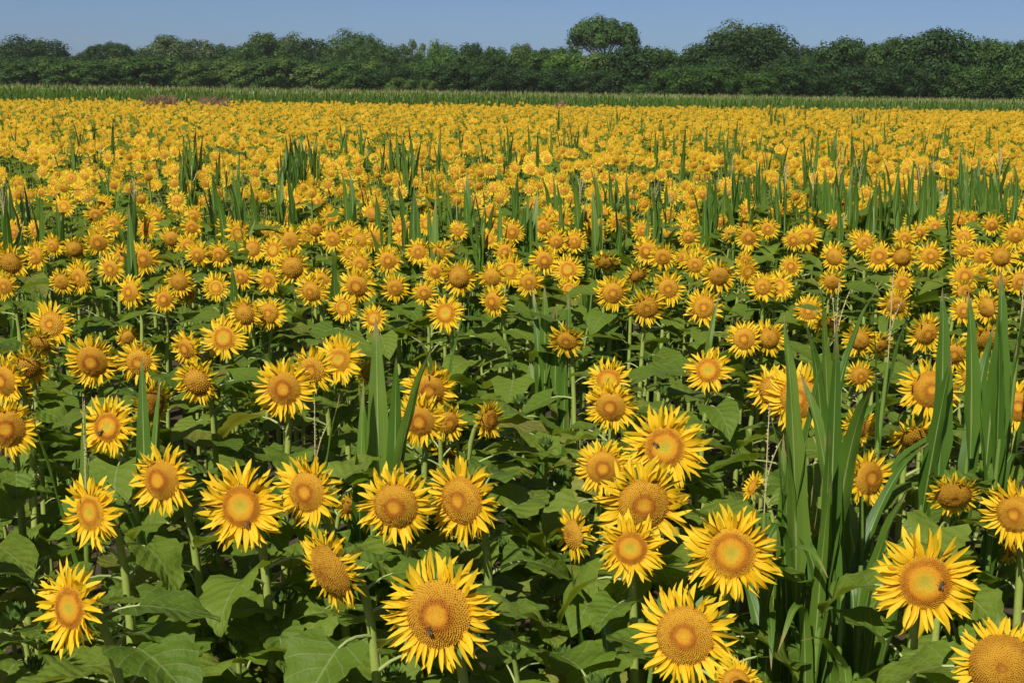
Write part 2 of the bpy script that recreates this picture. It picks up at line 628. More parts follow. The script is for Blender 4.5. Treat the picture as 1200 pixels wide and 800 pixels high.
def face_matrix(p, n, spin, s):
    q = n.to_track_quat('Z', 'Y').to_matrix().to_4x4()
    return Matrix.Translation(p) @ q @ Matrix.Rotation(spin, 4, 'Z') @ Matrix.Scale(s, 4)


def bez(P, t):
    u = 1 - t
    return P[0] * u ** 3 + P[1] * (3 * u * u * t) + P[2] * (3 * u * t * t) + P[3] * t ** 3


def facing(yaw, pitch):
    y, p = math.radians(yaw), math.radians(pitch)
    return Vector((math.sin(y) * math.cos(p), -math.cos(y) * math.cos(p), math.sin(p)))


def stem_path(rg, p, n, D):
    e = p - n * (D * 0.11)
    base = Vector((e.x - n.x * 0.10 + rg.gauss(0, 0.035), e.y - n.y * 0.12 + rg.gauss(0, 0.035), 0))
    return [base, Vector((base.x + rg.gauss(0, .02), base.y, e.z * 0.72)), e - n * 0.13 + Vector((0, 0, -0.02)), e]


def blocks(w, low=0, k=1.0):
    """would a leaf at w stand between the camera and one of the open heads?"""
    if w.y < 1:
        return False
    x, y = project(w)
    return any(q[1] > low and w.y < q[3] and (x - q[0]) ** 2 + (y - q[1]) ** 2 < q[2] * k for q in OPEN_HEADS)


OPEN_HEADS = []
LEAF_PTS = {}


def leaf_points(me):
    if me.name not in LEAF_PTS:
        n = len(me.vertices)
        LEAF_PTS[me.name] = [me.vertices[i].co.copy() for i in range(n - 1, 16, -max(1, n // 13))]
    return LEAF_PTS[me.name]


def sunflower(rg, p, D, n, kind, near, label, leaves=10, bud=False, cat='sunflower'):
    P = stem_path(rg, p, n, D)
    root = link('sunflower', None, None, Matrix.Translation(P[0]))
    root.empty_display_size = 0.1
    tag(root, label, 'sunflower', 'sunflowers standing in the front of the field')
    off = P[0]
    Q = [q - off for q in P]
    ts = [0, .12, .25, .4, .52, .64, .74, .82, .89, .95, 1.0]
    r0 = 0.0075 + D * 0.024
    m = MB()
    m.tube([bez(Q, t) for t in ts], [r0 * (1.25 - 0.55 * t) for t in ts], 8 if near else 5, 0, rg.random())
    link('stem', m.mesh('stem', [STEM]), root)
    # leaves, in a spiral up the stem
    az = rg.uniform(0, 6.28)
    lm = LEAF_NEAR if near else LEAF_MID
    for i in range(leaves):
        fr = 0.20 + 0.68 * (i + rg.uniform(0, 0.6)) / leaves
        q = bez(Q, fr)
        az += 2.4 + rg.gauss(0, 0.25)
        L = (0.104 + 0.084 * math.sin(math.pi * min(1, 1.16 - 0.95 * fr))) * rg.uniform(0.7, 1.25) * (0.95 if bud else 1)
        lme = rg.choice(lm)
        for tr in range(14):
            M = (Matrix.Translation(q) @ Matrix.Rotation(az, 4, 'Z') @ Matrix.Rotation(math.radians(rg.uniform(18, 55)), 4, 'X')
                 @ Matrix.Rotation(rg.gauss(0, 0.18), 4, 'Y') @ Matrix.Scale(L, 4))
            if not any(blocks(off + M @ k) for k in leaf_points(lme)):
                break
            az += 0.9
            L *= 0.95
        else:
            continue
        link('leaf', lme, root, M)
    if bud:
        m = bud_mesh
        link('bud', m, root, face_matrix(Q[3], (n + Vector((0, 0, 1.2))).normalized(), rg.uniform(0, 6), D * 0.5))
        return root, None
    rd = D * 0.5 * {0: 0.53, 1: 0.47, 2: 0.59}[kind] * rg.uniform(0.95, 1.05)
    HM = face_matrix(p - off, n, rg.uniform(0, 6.28), rd)
    h = link('flower_head', rg.choice((HEAD_NEAR if near else HEAD_MID)[kind]), root, HM)
    if near:
        for pv, M in petal_layout(rg, rg.randint(66, 80), 1.0, D * 0.5 / rd, kind == 2):
            link('petal', PETAL_ME[pv], h, M)
    else:
        s = (D * 0.5 / rd - 1.0) / 1.0
        o = link('petal_ring', rg.choice(RING_MID), h, Matrix.Diagonal((0.5 + 0.25 * D / rd, 0.5 + 0.25 * D / rd, 1, 1)) if False else None)
        k = D * 0.5 / rd / 2.0
        o.matrix_basis = Matrix.Diagonal((max(k, 0.93), max(k, 0.93), 1, 1))
        o['kind'] = 'stuff'
    return root, (p, n, rd, HEAD_DOME[kind])


bm_ = MB()
for ring, (cnt, ln) in enumerate(((9, 0.9), (9, 1.1), (8, 1.0))):
    for k in range(cnt):
        w = 2 * math.pi * (k + 0.5 * ring) / cnt
        er, et = Vector((math.cos(w), math.sin(w), 0)), Vector((-math.sin(w), math.cos(w), 0))
        z0, rr = ring * 0.12, 0.62 - ring * 0.16
        out = 0.45 - ring * 0.35
        bm_.add([er * rr - et * .24 + Vector((0, 0, z0)), er * rr + et * .24 + Vector((0, 0, z0)), er * (rr + out * .6) + et * .18 + Vector((0, 0, z0 + .45 * ln)),
                 er * (rr + out * .6) - et * .18 + Vector((0, 0, z0 + .45 * ln)), er * (rr + out) + Vector((0, 0, z0 + .85 * ln))], [(0, 0, rg0.random())] * 5, [(0, 1, 2, 3), (3, 2, 4)], 0)
bm_.tube([(0, 0, -0.5), (0, 0, -0.15), (0, 0, 0.1), (0, 0, 0.42), (0, 0, 0.55)], [0.16, 0.5, 0.62, 0.45, 0.1], 12, 0, 0.3, True)
bud_mesh = bm_.mesh('bud', [BRACT])

# ------------------------------------------------------------------ the sunflowers one can point at
# (x, y, apparent diameter in the photograph, yaw, pitch, disc kind[, label])
A, B, C_ = 0, 1, 2
FL = [
    (82, 712, 108, -32, 2, B, 'sunflower turned left near the bottom left corner, petals swept back'),
    (106, 600, 86, -28, 0, B, 'sunflower with orange ringed disc, directly above the bottom left one'),
    (190, 562, 84, -22, 2, A, 'sunflower tilted left with shaggy petals, second from left in its row'),
    (283, 593, 102, -14, 2, B, 'large sunflower with a bee low on its greenish centre'),
    (360, 576, 86, -24, 0, A, 'sunflower just right of the one with the bee, ring at its left'),
    (388, 668, 104, -44, -20, C_, 'drooping ripe sunflower in side view with few petals on a bent neck'),
    (464, 592, 94, -10, -8, A, 'wide sunflower with golden disc below the pair of upright corn blades'),
    (541, 586, 100, -32, -4, A, 'sunflower turned left atop a thick bare leaning stem'),
    (514, 719, 138, -16, 2, A, 'largest sunflower at bottom centre with a bee beside its orange eye'),
    (672, 626, 56, -58, -5, C_, 'small half hidden sunflower in side view beside the corn stalk'),
    (739, 642, 80, -6, 4, B, 'small neat sunflower in front of two larger overlapping ones'),
    (754, 590, 108, -2, -6, A, 'broad sunflower overlapped from below by a smaller one'),
    (707, 548, 68, -8, 0, A, 'sunflower crossed by a thin corn blade, left of the bee flower'),
    (779, 524, 98, -14, 4, B, 'sunflower with ragged petals and a bee at upper left of its eye'),
    (857, 648, 112, -6, 4, B, 'round sunflower with green eye above a dusty leaf, beside the corn clump'),
    (803, 744, 122, -20, 6, A, 'sunflower low in the foreground right of centre, tilted left'),
    (1084, 682, 122, -4, 2, B, 'flat open sunflower with a bee right of its orange eye, right of the corn'),
    (1174, 780, 114, -16, 6, C_, 'sunflower cut off by the bottom right corner'),
    (882, 570, 40, -78, 20, B, 'sunflower seen edge on with green bracts, left of the corn clump'),
    (1018, 560, 66, 26, 0, A, 'sunflower peeking out from behind the right side of the corn clump'),
    (1118, 580, 62, -8, -30, C_, 'drooping shaded sunflower under an arching corn blade'),
    (1190, 602, 80, -34, -6, A, 'sunflower at the right edge, partly behind a dark corn leaf'),
    (862, 800, 60, -10, 20, A, 'sunflower whose petal tips just enter at the bottom edge'),
    (8, 502, 72, 8, -4, A, 'sunflower cut off by the left edge, middle of three'),
    (126, 500, 70, -12, 6, B, 'bright young sunflower beside thin corn blades on the left'),
    (178, 474, 58, 56, -12, C_, 'sunflower turned right, behind a single upright corn blade'),
    (333, 455, 70, -8, -4, A, 'round sunflower with small ring low on a golden disc, left of centre'),
    (366, 433, 56, -16, -12, A, 'sunflower tucked between two brighter heads, left of centre'),
    (397, 421, 58, -6, 4, B, 'bright round sunflower above a pale corn tassel'),
    (503, 456, 64, -2, -16, A, 'upper of two stacked sunflowers right of the corn blades'),
    (492, 493, 64, -10, -12, A, 'lower of two stacked sunflowers right of the corn blades'),
    (524, 530, 44, -30, -46, C_, 'small hanging sunflower head bent down on a hooked neck'),
    (573, 492, 50, 46, -4, A, 'small sunflower turned right, half behind a leaf'),
    (716, 476, 62, -16, -10, A, 'lower of two overlapping tilted sunflowers right of centre'),
    (713, 446, 54, -10, 8, B, 'upper of two overlapping tilted sunflowers right of centre'),
    (410, 592, 34, 30, -20, C_, 'small wilted sunflower squeezed between two larger ones'),
    (830, 434, 54, -16, 4, B, 'oval young sunflower with green eye on a tall bare stem'),
    (937, 466, 80, -22, 0, A, 'sunflower partly hidden by the left corn blades of the clump'),
    (906, 458, 54, -34, -14, C_, 'dull sunflower behind the left side of the corn clump'),
    (1090, 456, 72, -4, 0, A, 'sunflower split by a single upright corn blade on the right'),
    (1072, 512, 54, 4, -38, C_, 'dark shaded sunflower hanging down behind the corn'),
    (1192, 476, 58, -12, 0, A, 'sunflower cut off by the right edge, halfway down'),
    (1140, 442, 44, -20, -14, A, None), (525, 495, 48, 28, -4, A, None),
    (1007, 500, 50, 10, -10, A, None), (1185, 640, 44, 50, -10, C_, None),
    (60, 380, 54, -8, 4, A, None), (48, 402, 42, -10, -34, C_, None), (108, 423, 62, -2, -14, A, None), (163, 424, 54, -6, -10, A, None),
    (33, 430, 50, 8, -30, C_, None), (6, 446, 62, -28, -4, A, None), (219, 408, 46, -30, -14, A, None), (231, 447, 54, -16, -20, C_, None),
    (262, 396, 54, -6, 4, B, None), (253, 337, 38, -4, 4, B, None), (315, 367, 42, -4, 2, A, None), (287, 368, 42, -14, -12, C_, None),
    (153, 342, 42, -26, 0, A, None), (192, 351, 34, 2, 2, A, None), (168, 303, 44, -4, -10, A, None), (210, 330, 38, -10, -14, C_, None),
    (217, 344, 30, 6, -20, C_, None), (130, 315, 38, -16, -6, A, None), (93, 325, 44, -26, -8, A, None), (42, 300, 38, -24, -4, A, None),
    (62, 288, 30, -12, -8, A, None), (88, 292, 30, 6, -22, C_, None), (13, 308, 40, 2, -20, C_, None), (115, 284, 38, -2, -18, A, None),
    (17, 272, 32, -6, -4, A, None), (42, 270, 28, -20, 0, A, None), (133, 263, 32, -4, -4, A, None), (112, 252, 30, 4, -14, A, None),
    (75, 242, 30, -4, 4, B, None), (63, 229, 24, -6, -4, A, None), (172, 267, 32, -4, 0, B, None), (183, 255, 28, -8, -10, A, None),
    (202, 280, 30, -6, -24, C_, None), (225, 266, 28, -2, -14, A, None), (227, 252, 26, -10, -6, A, None), (232, 298, 34, -14, -10, A, None),
    (257, 298, 32, -10, -12, A, None), (267, 268, 30, -8, -20, C_, None), (320, 293, 34, -20, 2, B, None), (340, 282, 36, -6, -8, C_, None),
    (343, 313, 42, -4, -10, C_, None), (315, 328, 36, -22, -6, A, None), (365, 341, 44, -20, -14, A, None), (377, 328, 32, -6, -6, A, None),
    (370, 269, 30, -6, -18, A, None), (390, 280, 34, -8, -8, A, None), (347, 235, 28, -6, 2, B, None), (372, 237, 26, -20, -4, A, None),
    (332, 227, 22, -4, 2, B, None), (283, 324, 34, -14, -8, A, None),
    (410, 251, 28, -12, -14, A, None), (430, 237, 20, -4, 2, B, None), (442, 240, 24, -4, 2, A, None), (470, 267, 32, -6, 2, A, None),
    (500, 262, 28, -10, 2, B, None), (437, 280, 34, -4, -2, A, None), (410, 272, 30, -12, -14, A, None), (412, 297, 34, -4, -6, A, None),
    (422, 310, 36, -4, -6, A, None), (455, 305, 36, -4, -4, A, None), (490, 295, 34, -4, -2, A, None), (513, 297, 32, -10, -16, A, None),
    (537, 270, 26, -20, -4, A, None), (573, 280, 26, -4, 4, B, None), (600, 272, 32, -4, -4, A, None), (592, 295, 32, -6, -6, A, None),
    (597, 317, 42, -4, 0, B, None), (577, 325, 36, -16, -10, C_, None), (620, 330, 38, -10, -10, A, None), (638, 305, 38, -4, -8, A, None),
    (665, 316, 40, -4, 4, B, None), (652, 283, 32, -4, -6, A, None), (673, 283, 32, -8, 2, A, None), (637, 265, 32, -14, -4, A, None),
    (648, 253, 30, -6, 4, A, None), (658, 258, 30, -4, 4, B, None), (698, 270, 32, -4, -6, A, None), (685, 258, 28, -14, -4, A, None),
    (707, 252, 26, -6, 4, A, None), (723, 260, 26, -20, -12, A, None), (753, 270, 28, -4, 0, A, None), (625, 242, 26, -4, -8, A, None),
    (507, 238, 24, -4, -20, C_, None), (490, 243, 22, -8, -4, A, None), (758, 294, 36, -20, -6, A, None), (777, 301, 36, -8, -18, A, None),
    (747, 323, 30, 20, -30, C_, None), (783, 338, 44, -4, -8, A, None), (718, 343, 46, -4, -10, A, None), (758, 360, 50, -2, -22, A, None),
    (710, 308, 34, -4, -38, C_, None), (418, 335, 46, -4, -12, A, None), (463, 337, 38, -6, -16, A, None), (510, 318, 32, -10, -6, A, None),
    (497, 343, 32, -6, -8, A, None), (538, 325, 42, -6, -14, C_, None), (522, 367, 48, -16, 2, B, None), (578, 353, 40, -30, -10, A, None),
    (438, 373, 36, -6, 8, B, None), (402, 360, 38, -4, 2, B, None), (664, 399, 48, -14, -28, A, None), (433, 436, 34, 30, -10, C_, None),
    (825, 360, 48, -10, 0, A, None), (872, 397, 46, -14, -2, A, None), (901, 396, 44, -2, -10, C_, None), (913, 335, 38, -8, 6, B, None),
    (894, 336, 36, -14, -4, A, None), (877, 323, 20, -4, 4, B, None), (873, 305, 24, -4, -8, A, None), (927, 312, 30, -20, -2, A, None),
    (842, 323, 40, -6, -22, C_, None), (815, 310, 34, -12, -10, A, None), (877, 278, 34, -4, -12, A, None), (900, 268, 28, -20, -6, A, None),
    (875, 247, 22, -12, 2, A, None), (918, 243, 22, -20, 0, A, None), (945, 277, 36, -8, -2, A, None), (930, 281, 28, -20, -8, A, None),
    (955, 258, 18, -4, 4, B, None), (980, 260, 28, -4, -2, A, None), (1005, 248, 26, -4, 2, B, None), (1022, 238, 24, -10, 4, A, None),
    (978, 301, 34, -36, -6, C_, None), (1013, 285, 34, -8, -4, A, None), (1030, 300, 36, -6, 0, A, None), (1057, 301, 36, -2, -18, C_, None),
    (1077, 272, 26, -6, -4, A, None), (1060, 279, 28, -12, -8, A, None), (1090, 300, 38, -4, 0, A, None), (1057, 332, 32, -6, 0, A, None),
    (1050, 357, 44, -4, -24, A, None), (1007, 398, 42, -10, -20, C_, None), (970, 378, 36, -4, -48, C_, None), (1130, 324, 38, -4, 4, A, None),
    (1150, 300, 34, -4, -4, A, None), (1130, 293, 30, -10, -6, A, None), (1173, 301, 36, -10, -12, C_, None), (1190, 275, 36, -14, -8, A, None),
    (1162, 230, 20, -4, 6, B, None), (1125, 258, 26, -14, -4, A, None), (1140, 257, 22, 20, 0, A, None), (1162, 263, 28, -6, -12, A, None),
    (1085, 390, 52, 10, -16, A, None), (1130, 364, 36, -20, -6, A, None), (1157, 360, 40, -50, -10, C_, None), (1157, 397, 50, -2, -30, C_, None),
    (1117, 414, 50, -10, -22, A, None), (1008, 440, 40, 4, -12, A, None), (803, 303, 30, -10, -14, A, None), (807, 220, 20, -4, 2, B, None),
    (823, 228, 20, -10, -4, A, None), (807, 278, 28, -12, -14, A, None), (803, 257, 24, -12, -6, A, None), (1195, 330, 36, -8, -10, A, None),
    (975, 330, 30, -6, -20, C_, None), (1030, 405, 34, 10, -30, C_, None), (150, 395, 30, 10, -16, C_, None), (20, 460, 40, 12, -30, C_, None),
    (5, 335, 36, -4, -8, A, None), (72, 330, 30, -10, -16, C_, None), (690, 250, 22, -6, -4, A, None), (1172, 330, 30, -6, -14, A, None),
]


ONES = 'zero one two three four five six seven eight nine ten eleven twelve thirteen fourteen fifteen sixteen seventeen eighteen nineteen'.split()
TENS = '. . twenty thirty forty fifty sixty seventy eighty ninety'.split()


def words(v):
    v = max(0, min(100, v))
    k = int(v)
    w = 'hundred' if k >= 100 else (ONES[k] if k < 20 else TENS[k // 10] + ('-' + ONES[k % 10] if k % 10 else ''))
    return w, v - k


def place_words(x, y, taken, head):
    if x < 0 or x > 1200:
        side, x = ('left', -x) if x < 0 else ('right', x - 1200)
        head = ' '.join(head.split()[:4])
        lab = '%s beyond the %s edge, %s percent out' % (head, side, words(x / 12)[0])
        if lab in taken:
            lab += ', %s down' % words(y / 8)[0]
        taken.add(lab)
        return lab
    (a, fa), (b, fb) = words(x / 12), words(y / 8)
    for lab in ('%s, %s percent across and %s percent down' % (head, a, b),
                '%s, %s percent across, %s percent down' % (head, a + ' and a half' if fa >= .5 else 'just over ' + a, b),
                '%s, %s percent across, %s percent down' % (head, a, b + ' and a half' if fb >= .5 else 'just over ' + b),
                '%s, %s percent across, %s percent down, the hidden one' % (head, a, b),
                '%s, %s percent across, %s percent down, the farther one' % (head, a, b)):
        if lab not in taken:
            break
    taken.add(lab)
    return lab


def auto_label(p, n, kind, used, noun='sunflower'):
    x, y = project(p)
    look = {0: 'with ringed disc', 1: 'with green eye', 2: 'with ripe disc'}[kind]
    vy = math.degrees(math.atan2(n.x, -n.y))
    f = 'drooping' if n.z < -0.3 else ('turned left' if vy < -18 else ('turned right' if vy > 14 else 'open'))
    return place_words(x, y, used, '%s %s %s' % (f, noun, look))


SPOTS = []
used = set()
heads, placed = {}, []
NEARPX = 58
for i, fl in enumerate(FL):
    x, y, D, yaw, pit, kind, lab = fl
    pit += 6 if pit > -30 else 0
    p = at_z(x, y, 1.50)
    D *= 1.13 if D > 52 else 1.05
    real = D * p.y / FPX
    if real > 0.28 or real < 0.15:
        t = p.y * (0.28 / real if real > 0.28 else 0.15 / real)
        p = at_y(x, y, t)
        if p.z > 1.78:
            p = at_z(x, y, 1.78)
        if p.z < 1.2:
            p = at_z(x, y, 1.2)
        real = D * p.y / FPX
    SPOTS.append((p, real, facing(yaw, pit), kind, lab, D))
OPEN_HEADS += [(q[0], q[1], (q[2] * .56) ** 2, sp[0].y + .06) for q, sp in zip(FL, SPOTS) if q[1] > 260]
for i, (p, real, n, kind, lab, D) in enumerate(SPOTS):
    rg = random.Random(100 + i)
    lab = lab or auto_label(p, n, kind, used)
    o, h = sunflower(rg, p, real, n, kind, D >= NEARPX * 1.13, lab, 15 if p.y < 6 else 13)
    heads[i] = h
    placed.append((p.x, p.y))
NL = len(FL)

# young plants with closed buds, in the green gaps between the flowers
BUDS = [(537, 508), (560, 560), (640, 520), (610, 470), (655, 560), (600, 430), (690, 600), (450, 480), (270, 470), (225, 520), (300, 510), (60, 530),
        (640, 690), (690, 730), (590, 640), (230, 690), (160, 660), (330, 700), (430, 640), (30, 640), (180, 770), (600, 760), (660, 770), (410, 760),
        (280, 760), (40, 780), (1150, 640), (760, 420), (780, 460), (860, 520), (620, 390), (560, 410), (690, 380),
        (130, 560), (390, 530), (20, 720), (130, 735), (240, 745), (350, 780), (460, 790), (560, 710), (640, 620), (700, 800), (740, 730), (880, 740), (100, 800), (1120, 760), (1040, 770), (230, 620), (310, 640), (600, 580), (490, 660), (0, 580), (420, 700), (760, 690), (840, 580), (480, 420), (1130, 720)]
for j, (x, y) in enumerate(BUDS):
    rg = random.Random(900 + j)
    z = rg.uniform(0.98, 1.22) if j else 1.35
    p = at_z(x, y, z)
    if p.y > 7:
        p = at_z(x, y, 1.3)
    xx, yy = project(p)
    lab = ('small closed green bud on a straight stem just right of a hanging head' if j == 0 else
           place_words(xx, yy, used, 'leafy sunflower not yet in bloom'))
    sunflower(rg, p, rg.uniform(0.05, 0.08), facing(rg.gauss(0, 20), 60), 0, p.y < 4.6, lab, 14, bud=True)
    placed.append((p.x, p.y))

# further individual flowers between the ones above
rg = random.Random(77)
count, tries = NL + len(BUDS), 0
while count < 325 and tries < 6000:
    tries += 1
    Y = math.sqrt(rg.uniform(7.6 ** 2, 13.4 ** 2))
    X = rg.uniform(-0.372, 0.372) * Y
    if any((X - a) ** 2 + (Y - b) ** 2 < 0.30 ** 2 for a, b in placed):
        continue
    p = Vector((X, Y, rg.gauss(1.44, 0.06)))
    n = facing(rg.gauss(-7, 11), rg.gauss(1, 8))
    kind = rg.choices((0, 1, 2), (5, 3, 1))[0]
    sunflower(rg, p, rg.gauss(0.188, 0.02), n, kind, False, auto_label(p, n, kind, used), 11)
    placed.append((X, Y))
    count += 1

# ------------------------------------------------------------------ all further sunflowers: one mass
MATS_S = [PETAL, DISCS[0], LEAF, STEM, DISCS[1]]


def far_template(rg, lod):
    m = MB()
    h = rg.gauss(1.48, 0.07)
    n = facing(rg.gauss(-7, 12), rg.gauss(0, 9))
    D = rg.gauss(0.186, 0.022) * (1.0 if lod == 1 else 0.92)
    kind = rg.choices((0, 1), (5, 3))[0]
    rd = D * 0.5 * (0.52 if kind == 0 else 0.46)
    p = Vector((0, 0, h))
    HM = face_matrix(p, n, rg.uniform(0, 6), rd)
    d = MB()
    np_ = 28 if lod == 1 else 15
    for k in range(np_):
        an = 2 * math.pi * (k + rg.uniform(-.35, .35)) / np_
        L = (D * 0.5 / rd - 1) * rg.uniform(0.85, 1.12)
        hw = (0.13 if lod == 1 else 0.20)
        er, et = Vector((math.cos(an), math.sin(an), 0)), Vector((-math.sin(an), math.cos(an), 0))
        zt = L * math.tan(math.radians(rg.gauss(6, 13)))
        b, tip = er * 0.92, er * (0.92 + L) + Vector((0, 0, zt)) + et * rg.uniform(-.1, .1)
        mid = er * (0.92 + L * 0.45) + Vector((0, 0, zt * 0.4))
        tn = rg.random()
        if lod == 1:
            d.add([b, mid - et * hw, tip, mid + et * hw], [(0, .1, tn), (-1, .45, tn), (0, 1, tn), (1, .45, tn)], [(0, 1, 2, 3)], 0)
        else:
            d.add([b - et * hw, tip, b + et * hw], [(0, .25, tn), (0, 1, tn), (0, .25, tn)], [(0, 1, 2)], 0)
    sg = 12 if lod == 1 else 6
    v, a = [(0, 0, 0.3 if kind == 0 else .12)], [(0, 0, .3)]
    rr = (0.5, 1.0) if lod == 1 else (1.0,)
    for r in rr:
        for k in range(sg):
            v.append((r * math.cos(6.2832 * k / sg), r * math.sin(6.2832 * k / sg), disc_height(r, .35, 0)))
            a.append((r, 0, rg.random() * .5))
    f = [(0, 1 + k, 1 + (k + 1) % sg) for k in range(sg)]
    if lod == 1:
        f += [(1 + k, 1 + sg + k, 1 + sg + (k + 1) % sg, 1 + (k + 1) % sg) for k in range(sg)]
    d.add(v, a, f, 1 if kind == 0 else 4)
    m.merge(d, HM)
    e = p - n * 0.02
    bx = -n * 0.12
    top = 0.0 if lod == 1 else 0.6
    m.tube([(bx.x, bx.y, top), (bx.x, bx.y, h * 0.86), e], [0.013, 0.011, 0.009], 3, 3)
    az = rg.uniform(0, 6)
    for i in range(8 if lod == 1 else 6):
        fr = (0.34 + 0.56 * i / 7) if lod == 1 else (0.55 + 0.38 * i / 5)
        az += 2.4
        L = rg.uniform(0.13, 0.20)
        M = Matrix.Translation((bx.x, bx.y, h * fr)) @ Matrix.Rotation(az, 4, 'Z') @ Matrix.Rotation(math.radians(rg.uniform(15, 50)), 4, 'X') @ Matrix.Scale(L, 4)
        if lod == 1:
            src = rg.choice(LEAF_MID_MB)
            t = MB()
            t.v, t.a, t.f = src.v, src.a, src.f
            t.m = [2 if q == 0 else 3 for q in src.m]
            m.merge(t, M, rg.random())
        else:
            t = MB()
            t.add([(0, .4, 0), (-.42, .75, .08), (0, 1.5, -.3), (.42, .75, .08)], [(0, .02, 0), (-1, .3, 0), (0, 1, 0), (1, .3, 0)], [(0, 1, 2), (0, 2, 3)], 2)
            m.merge(t, M, rg.random())
    return m.arrays()


rg = random.Random(21)
T1 = [far_template(rg, 1) for _ in range(22)]
T2 = [far_template(rg, 2) for _ in range(26)]


def vnoise(x, y, s=0):
    return (math.sin(x * 1.9 + 3.1 * math.sin(y * 0.7 + s)) + math.sin(y * 2.3 + 2.2 * math.sin(x * 1.1 + s * 2)) + math.sin((x + y) * 0.9 + s)) / 3


items = []
STEP = 0.385
Y = 2.1
while Y < 98:
    lim = 0.43 * Y + 2.8
    X = -lim
    while X < lim:
        x, y = X + rg.uniform(-.17, .17), Y + rg.uniform(-.17, .17)
        X += STEP
        inside = abs(x) < 0.37 * y + 0.1
        if inside and y < 12.9:
            continue
        if y < 2.4 and abs(x) < 1.3:
            continue
        if y > edge_y(x):
            continue
        if vnoise(x * 0.8, y * 0.45) > 0.60 and rg.random() < 0.75:
            continue
        if rg.random() < 0.10 + .12 * (vnoise(x * 1.7, y * 1.1, 4) > .3):
            continue
        if inside and y < 13.6 and any((x - a) ** 2 + (y - b) ** 2 < 0.05 for a, b in placed):
            continue
        items.append((rg.choice(T1 if y < 25 else T2), rg.gauss(0, 0.10), rg.gauss(1.0, 0.035), (x, y, 0), rg.random()))
    Y += STEP
field = link('sunflower_field', tiled_mesh('sunflower_field', items, MATS_S))
tag(field, 'dense mass of countless yellow sunflowers stretching back to the corn', 'sunflower field', kind='stuff')


# ------------------------------------------------------------------ corn
def cornleaf_mb(rg, rows, cols, el0, droop, L=1.0, w=0.055, twist=0.0, sharp=None):
    """blade of unit length; starts at the origin leaning el0 from the vertical, towards +Y"""
    m = MB()
    v, a, f = [], [], []
    p, ang = Vector((0, 0, 0)), el0
    for i in range(rows + 1):
        t = i / rows
        g_ = t ** 1.8 if sharp is None else 1 / (1 + math.exp(-(t - sharp) * 26))
        ang = el0 + droop * g_
        d = Vector((0, math.sin(ang), math.cos(ang)))
        nrm = Vector((0, -math.cos(ang), math.sin(ang)))
        hw = w * min(1.0, 0.24 + t * 3.0) * max(0.0, 1 - t ** 1.9) ** 0.85 * (1.0 if t < 1 else 0)
        tw = twist * t
        for k in range(cols + 1):
            u = -1 + 2 * k / cols
            lift = 0.45 * abs(u) * hw * (1 - 0.6 * t) + 0.10 * w * math.sin(t * 22 + 3 * u) * abs(u)
            x = u * hw
            q = p + Vector((math.cos(tw) * x, 0, 0)) + nrm * (lift + math.sin(tw) * x)
            v.append(q)
            a.append((u, t, 0))
        p = p + d * (1.0 / rows)
    for i in range(rows):
        for k in range(cols):
            b = i * (cols + 1) + k
            f.append((b, b + 1, b + cols + 2, b + cols + 1))
    m.add(v, a, f, 0)
    return m


rg = random.Random(31)


def corn_set(rows, cols, n):
    out = []
    for i in range(n):
        c = i % 6
        if c < 3:
            out.append(cornleaf_mb(rg, rows, cols, rg.uniform(0.03, 0.20), rg.uniform(0.05, 0.75), w=rg.uniform(.042, .060), twist=rg.uniform(-.9, .9)))
        elif c == 3:
            out.append(cornleaf_mb(rg, rows, cols, rg.uniform(0.2, 0.35), rg.uniform(0.8, 1.5), w=rg.uniform(.048, .062), twist=rg.uniform(-.6, .6)))
        elif c == 4:
            out.append(cornleaf_mb(rg, rows, cols, rg.uniform(0.15, 0.3), rg.uniform(1.8, 2.5), w=rg.uniform(.048, .062), twist=rg.uniform(-.5, .5)))
        else:
            out.append(cornleaf_mb(rg, rows, cols, rg.uniform(0.12, 0.25), rg.uniform(2.0, 2.6), w=rg.uniform(.048, .060), twist=rg.uniform(-.4, .4), sharp=rg.uniform(.5, .75)))
    return out


CL_NEAR = [m.mesh('leaf', [CORNLEAF]) for m in corn_set(16, 4, 18)]
CL_MID_MB = corn_set(8, 2, 12)
CL_MID = [m.mesh('leaf', [CORNLEAF]) for m in CL_MID_MB]


def tassel_mb(rg, branches=7, grains=True):
    m = MB()
    for b in range(branches + 1):
        az = rg.uniform(0, 6.28)
        out = 0 if b == 0 else rg.uniform(.08, .32)
        ln = 1.0 if b == 0 else rg.uniform(.55, .85)
        z0 = 0 if b == 0 else rg.uniform(.02, .25)
        pts = [Vector((math.cos(az) * out * t * t * .7, math.sin(az) * out * t * t * .7, z0 + ln * t * (1 - .22 * out * t))) for t in (0, .3, .6, .85, 1)]
        m.tube(pts, [.007, .007, .007, .006, .002], 4, 0, rg.random())
        if grains:
            for k in range(int(26 * ln)):
                t = .15 + .83 * k / (26 * ln)
                i = min(3, int(t * 4))
                q = pts[0].lerp(pts[-1], t) if b == 0 else pts[i].lerp(pts[i + 1], t * 4 - i)
                w = rg.uniform(0, 6.28)
                dv = Vector((math.cos(w), math.sin(w), rg.uniform(.5, 1.4))).normalized() * .030
                s_ = dv.cross(Vector((0, 0, 1))).normalized() * .011
                m.add([q, q + dv * .5 + s_, q + dv, q + dv * .5 - s_], [(0, 0, rg.random())] * 4, [(0, 1, 2, 3)], 0)
    return m


TASSEL_ME = [tassel_mb(rg, rg.randint(1, 5)).mesh('tassel', [TASSEL]) for _ in range(5)]


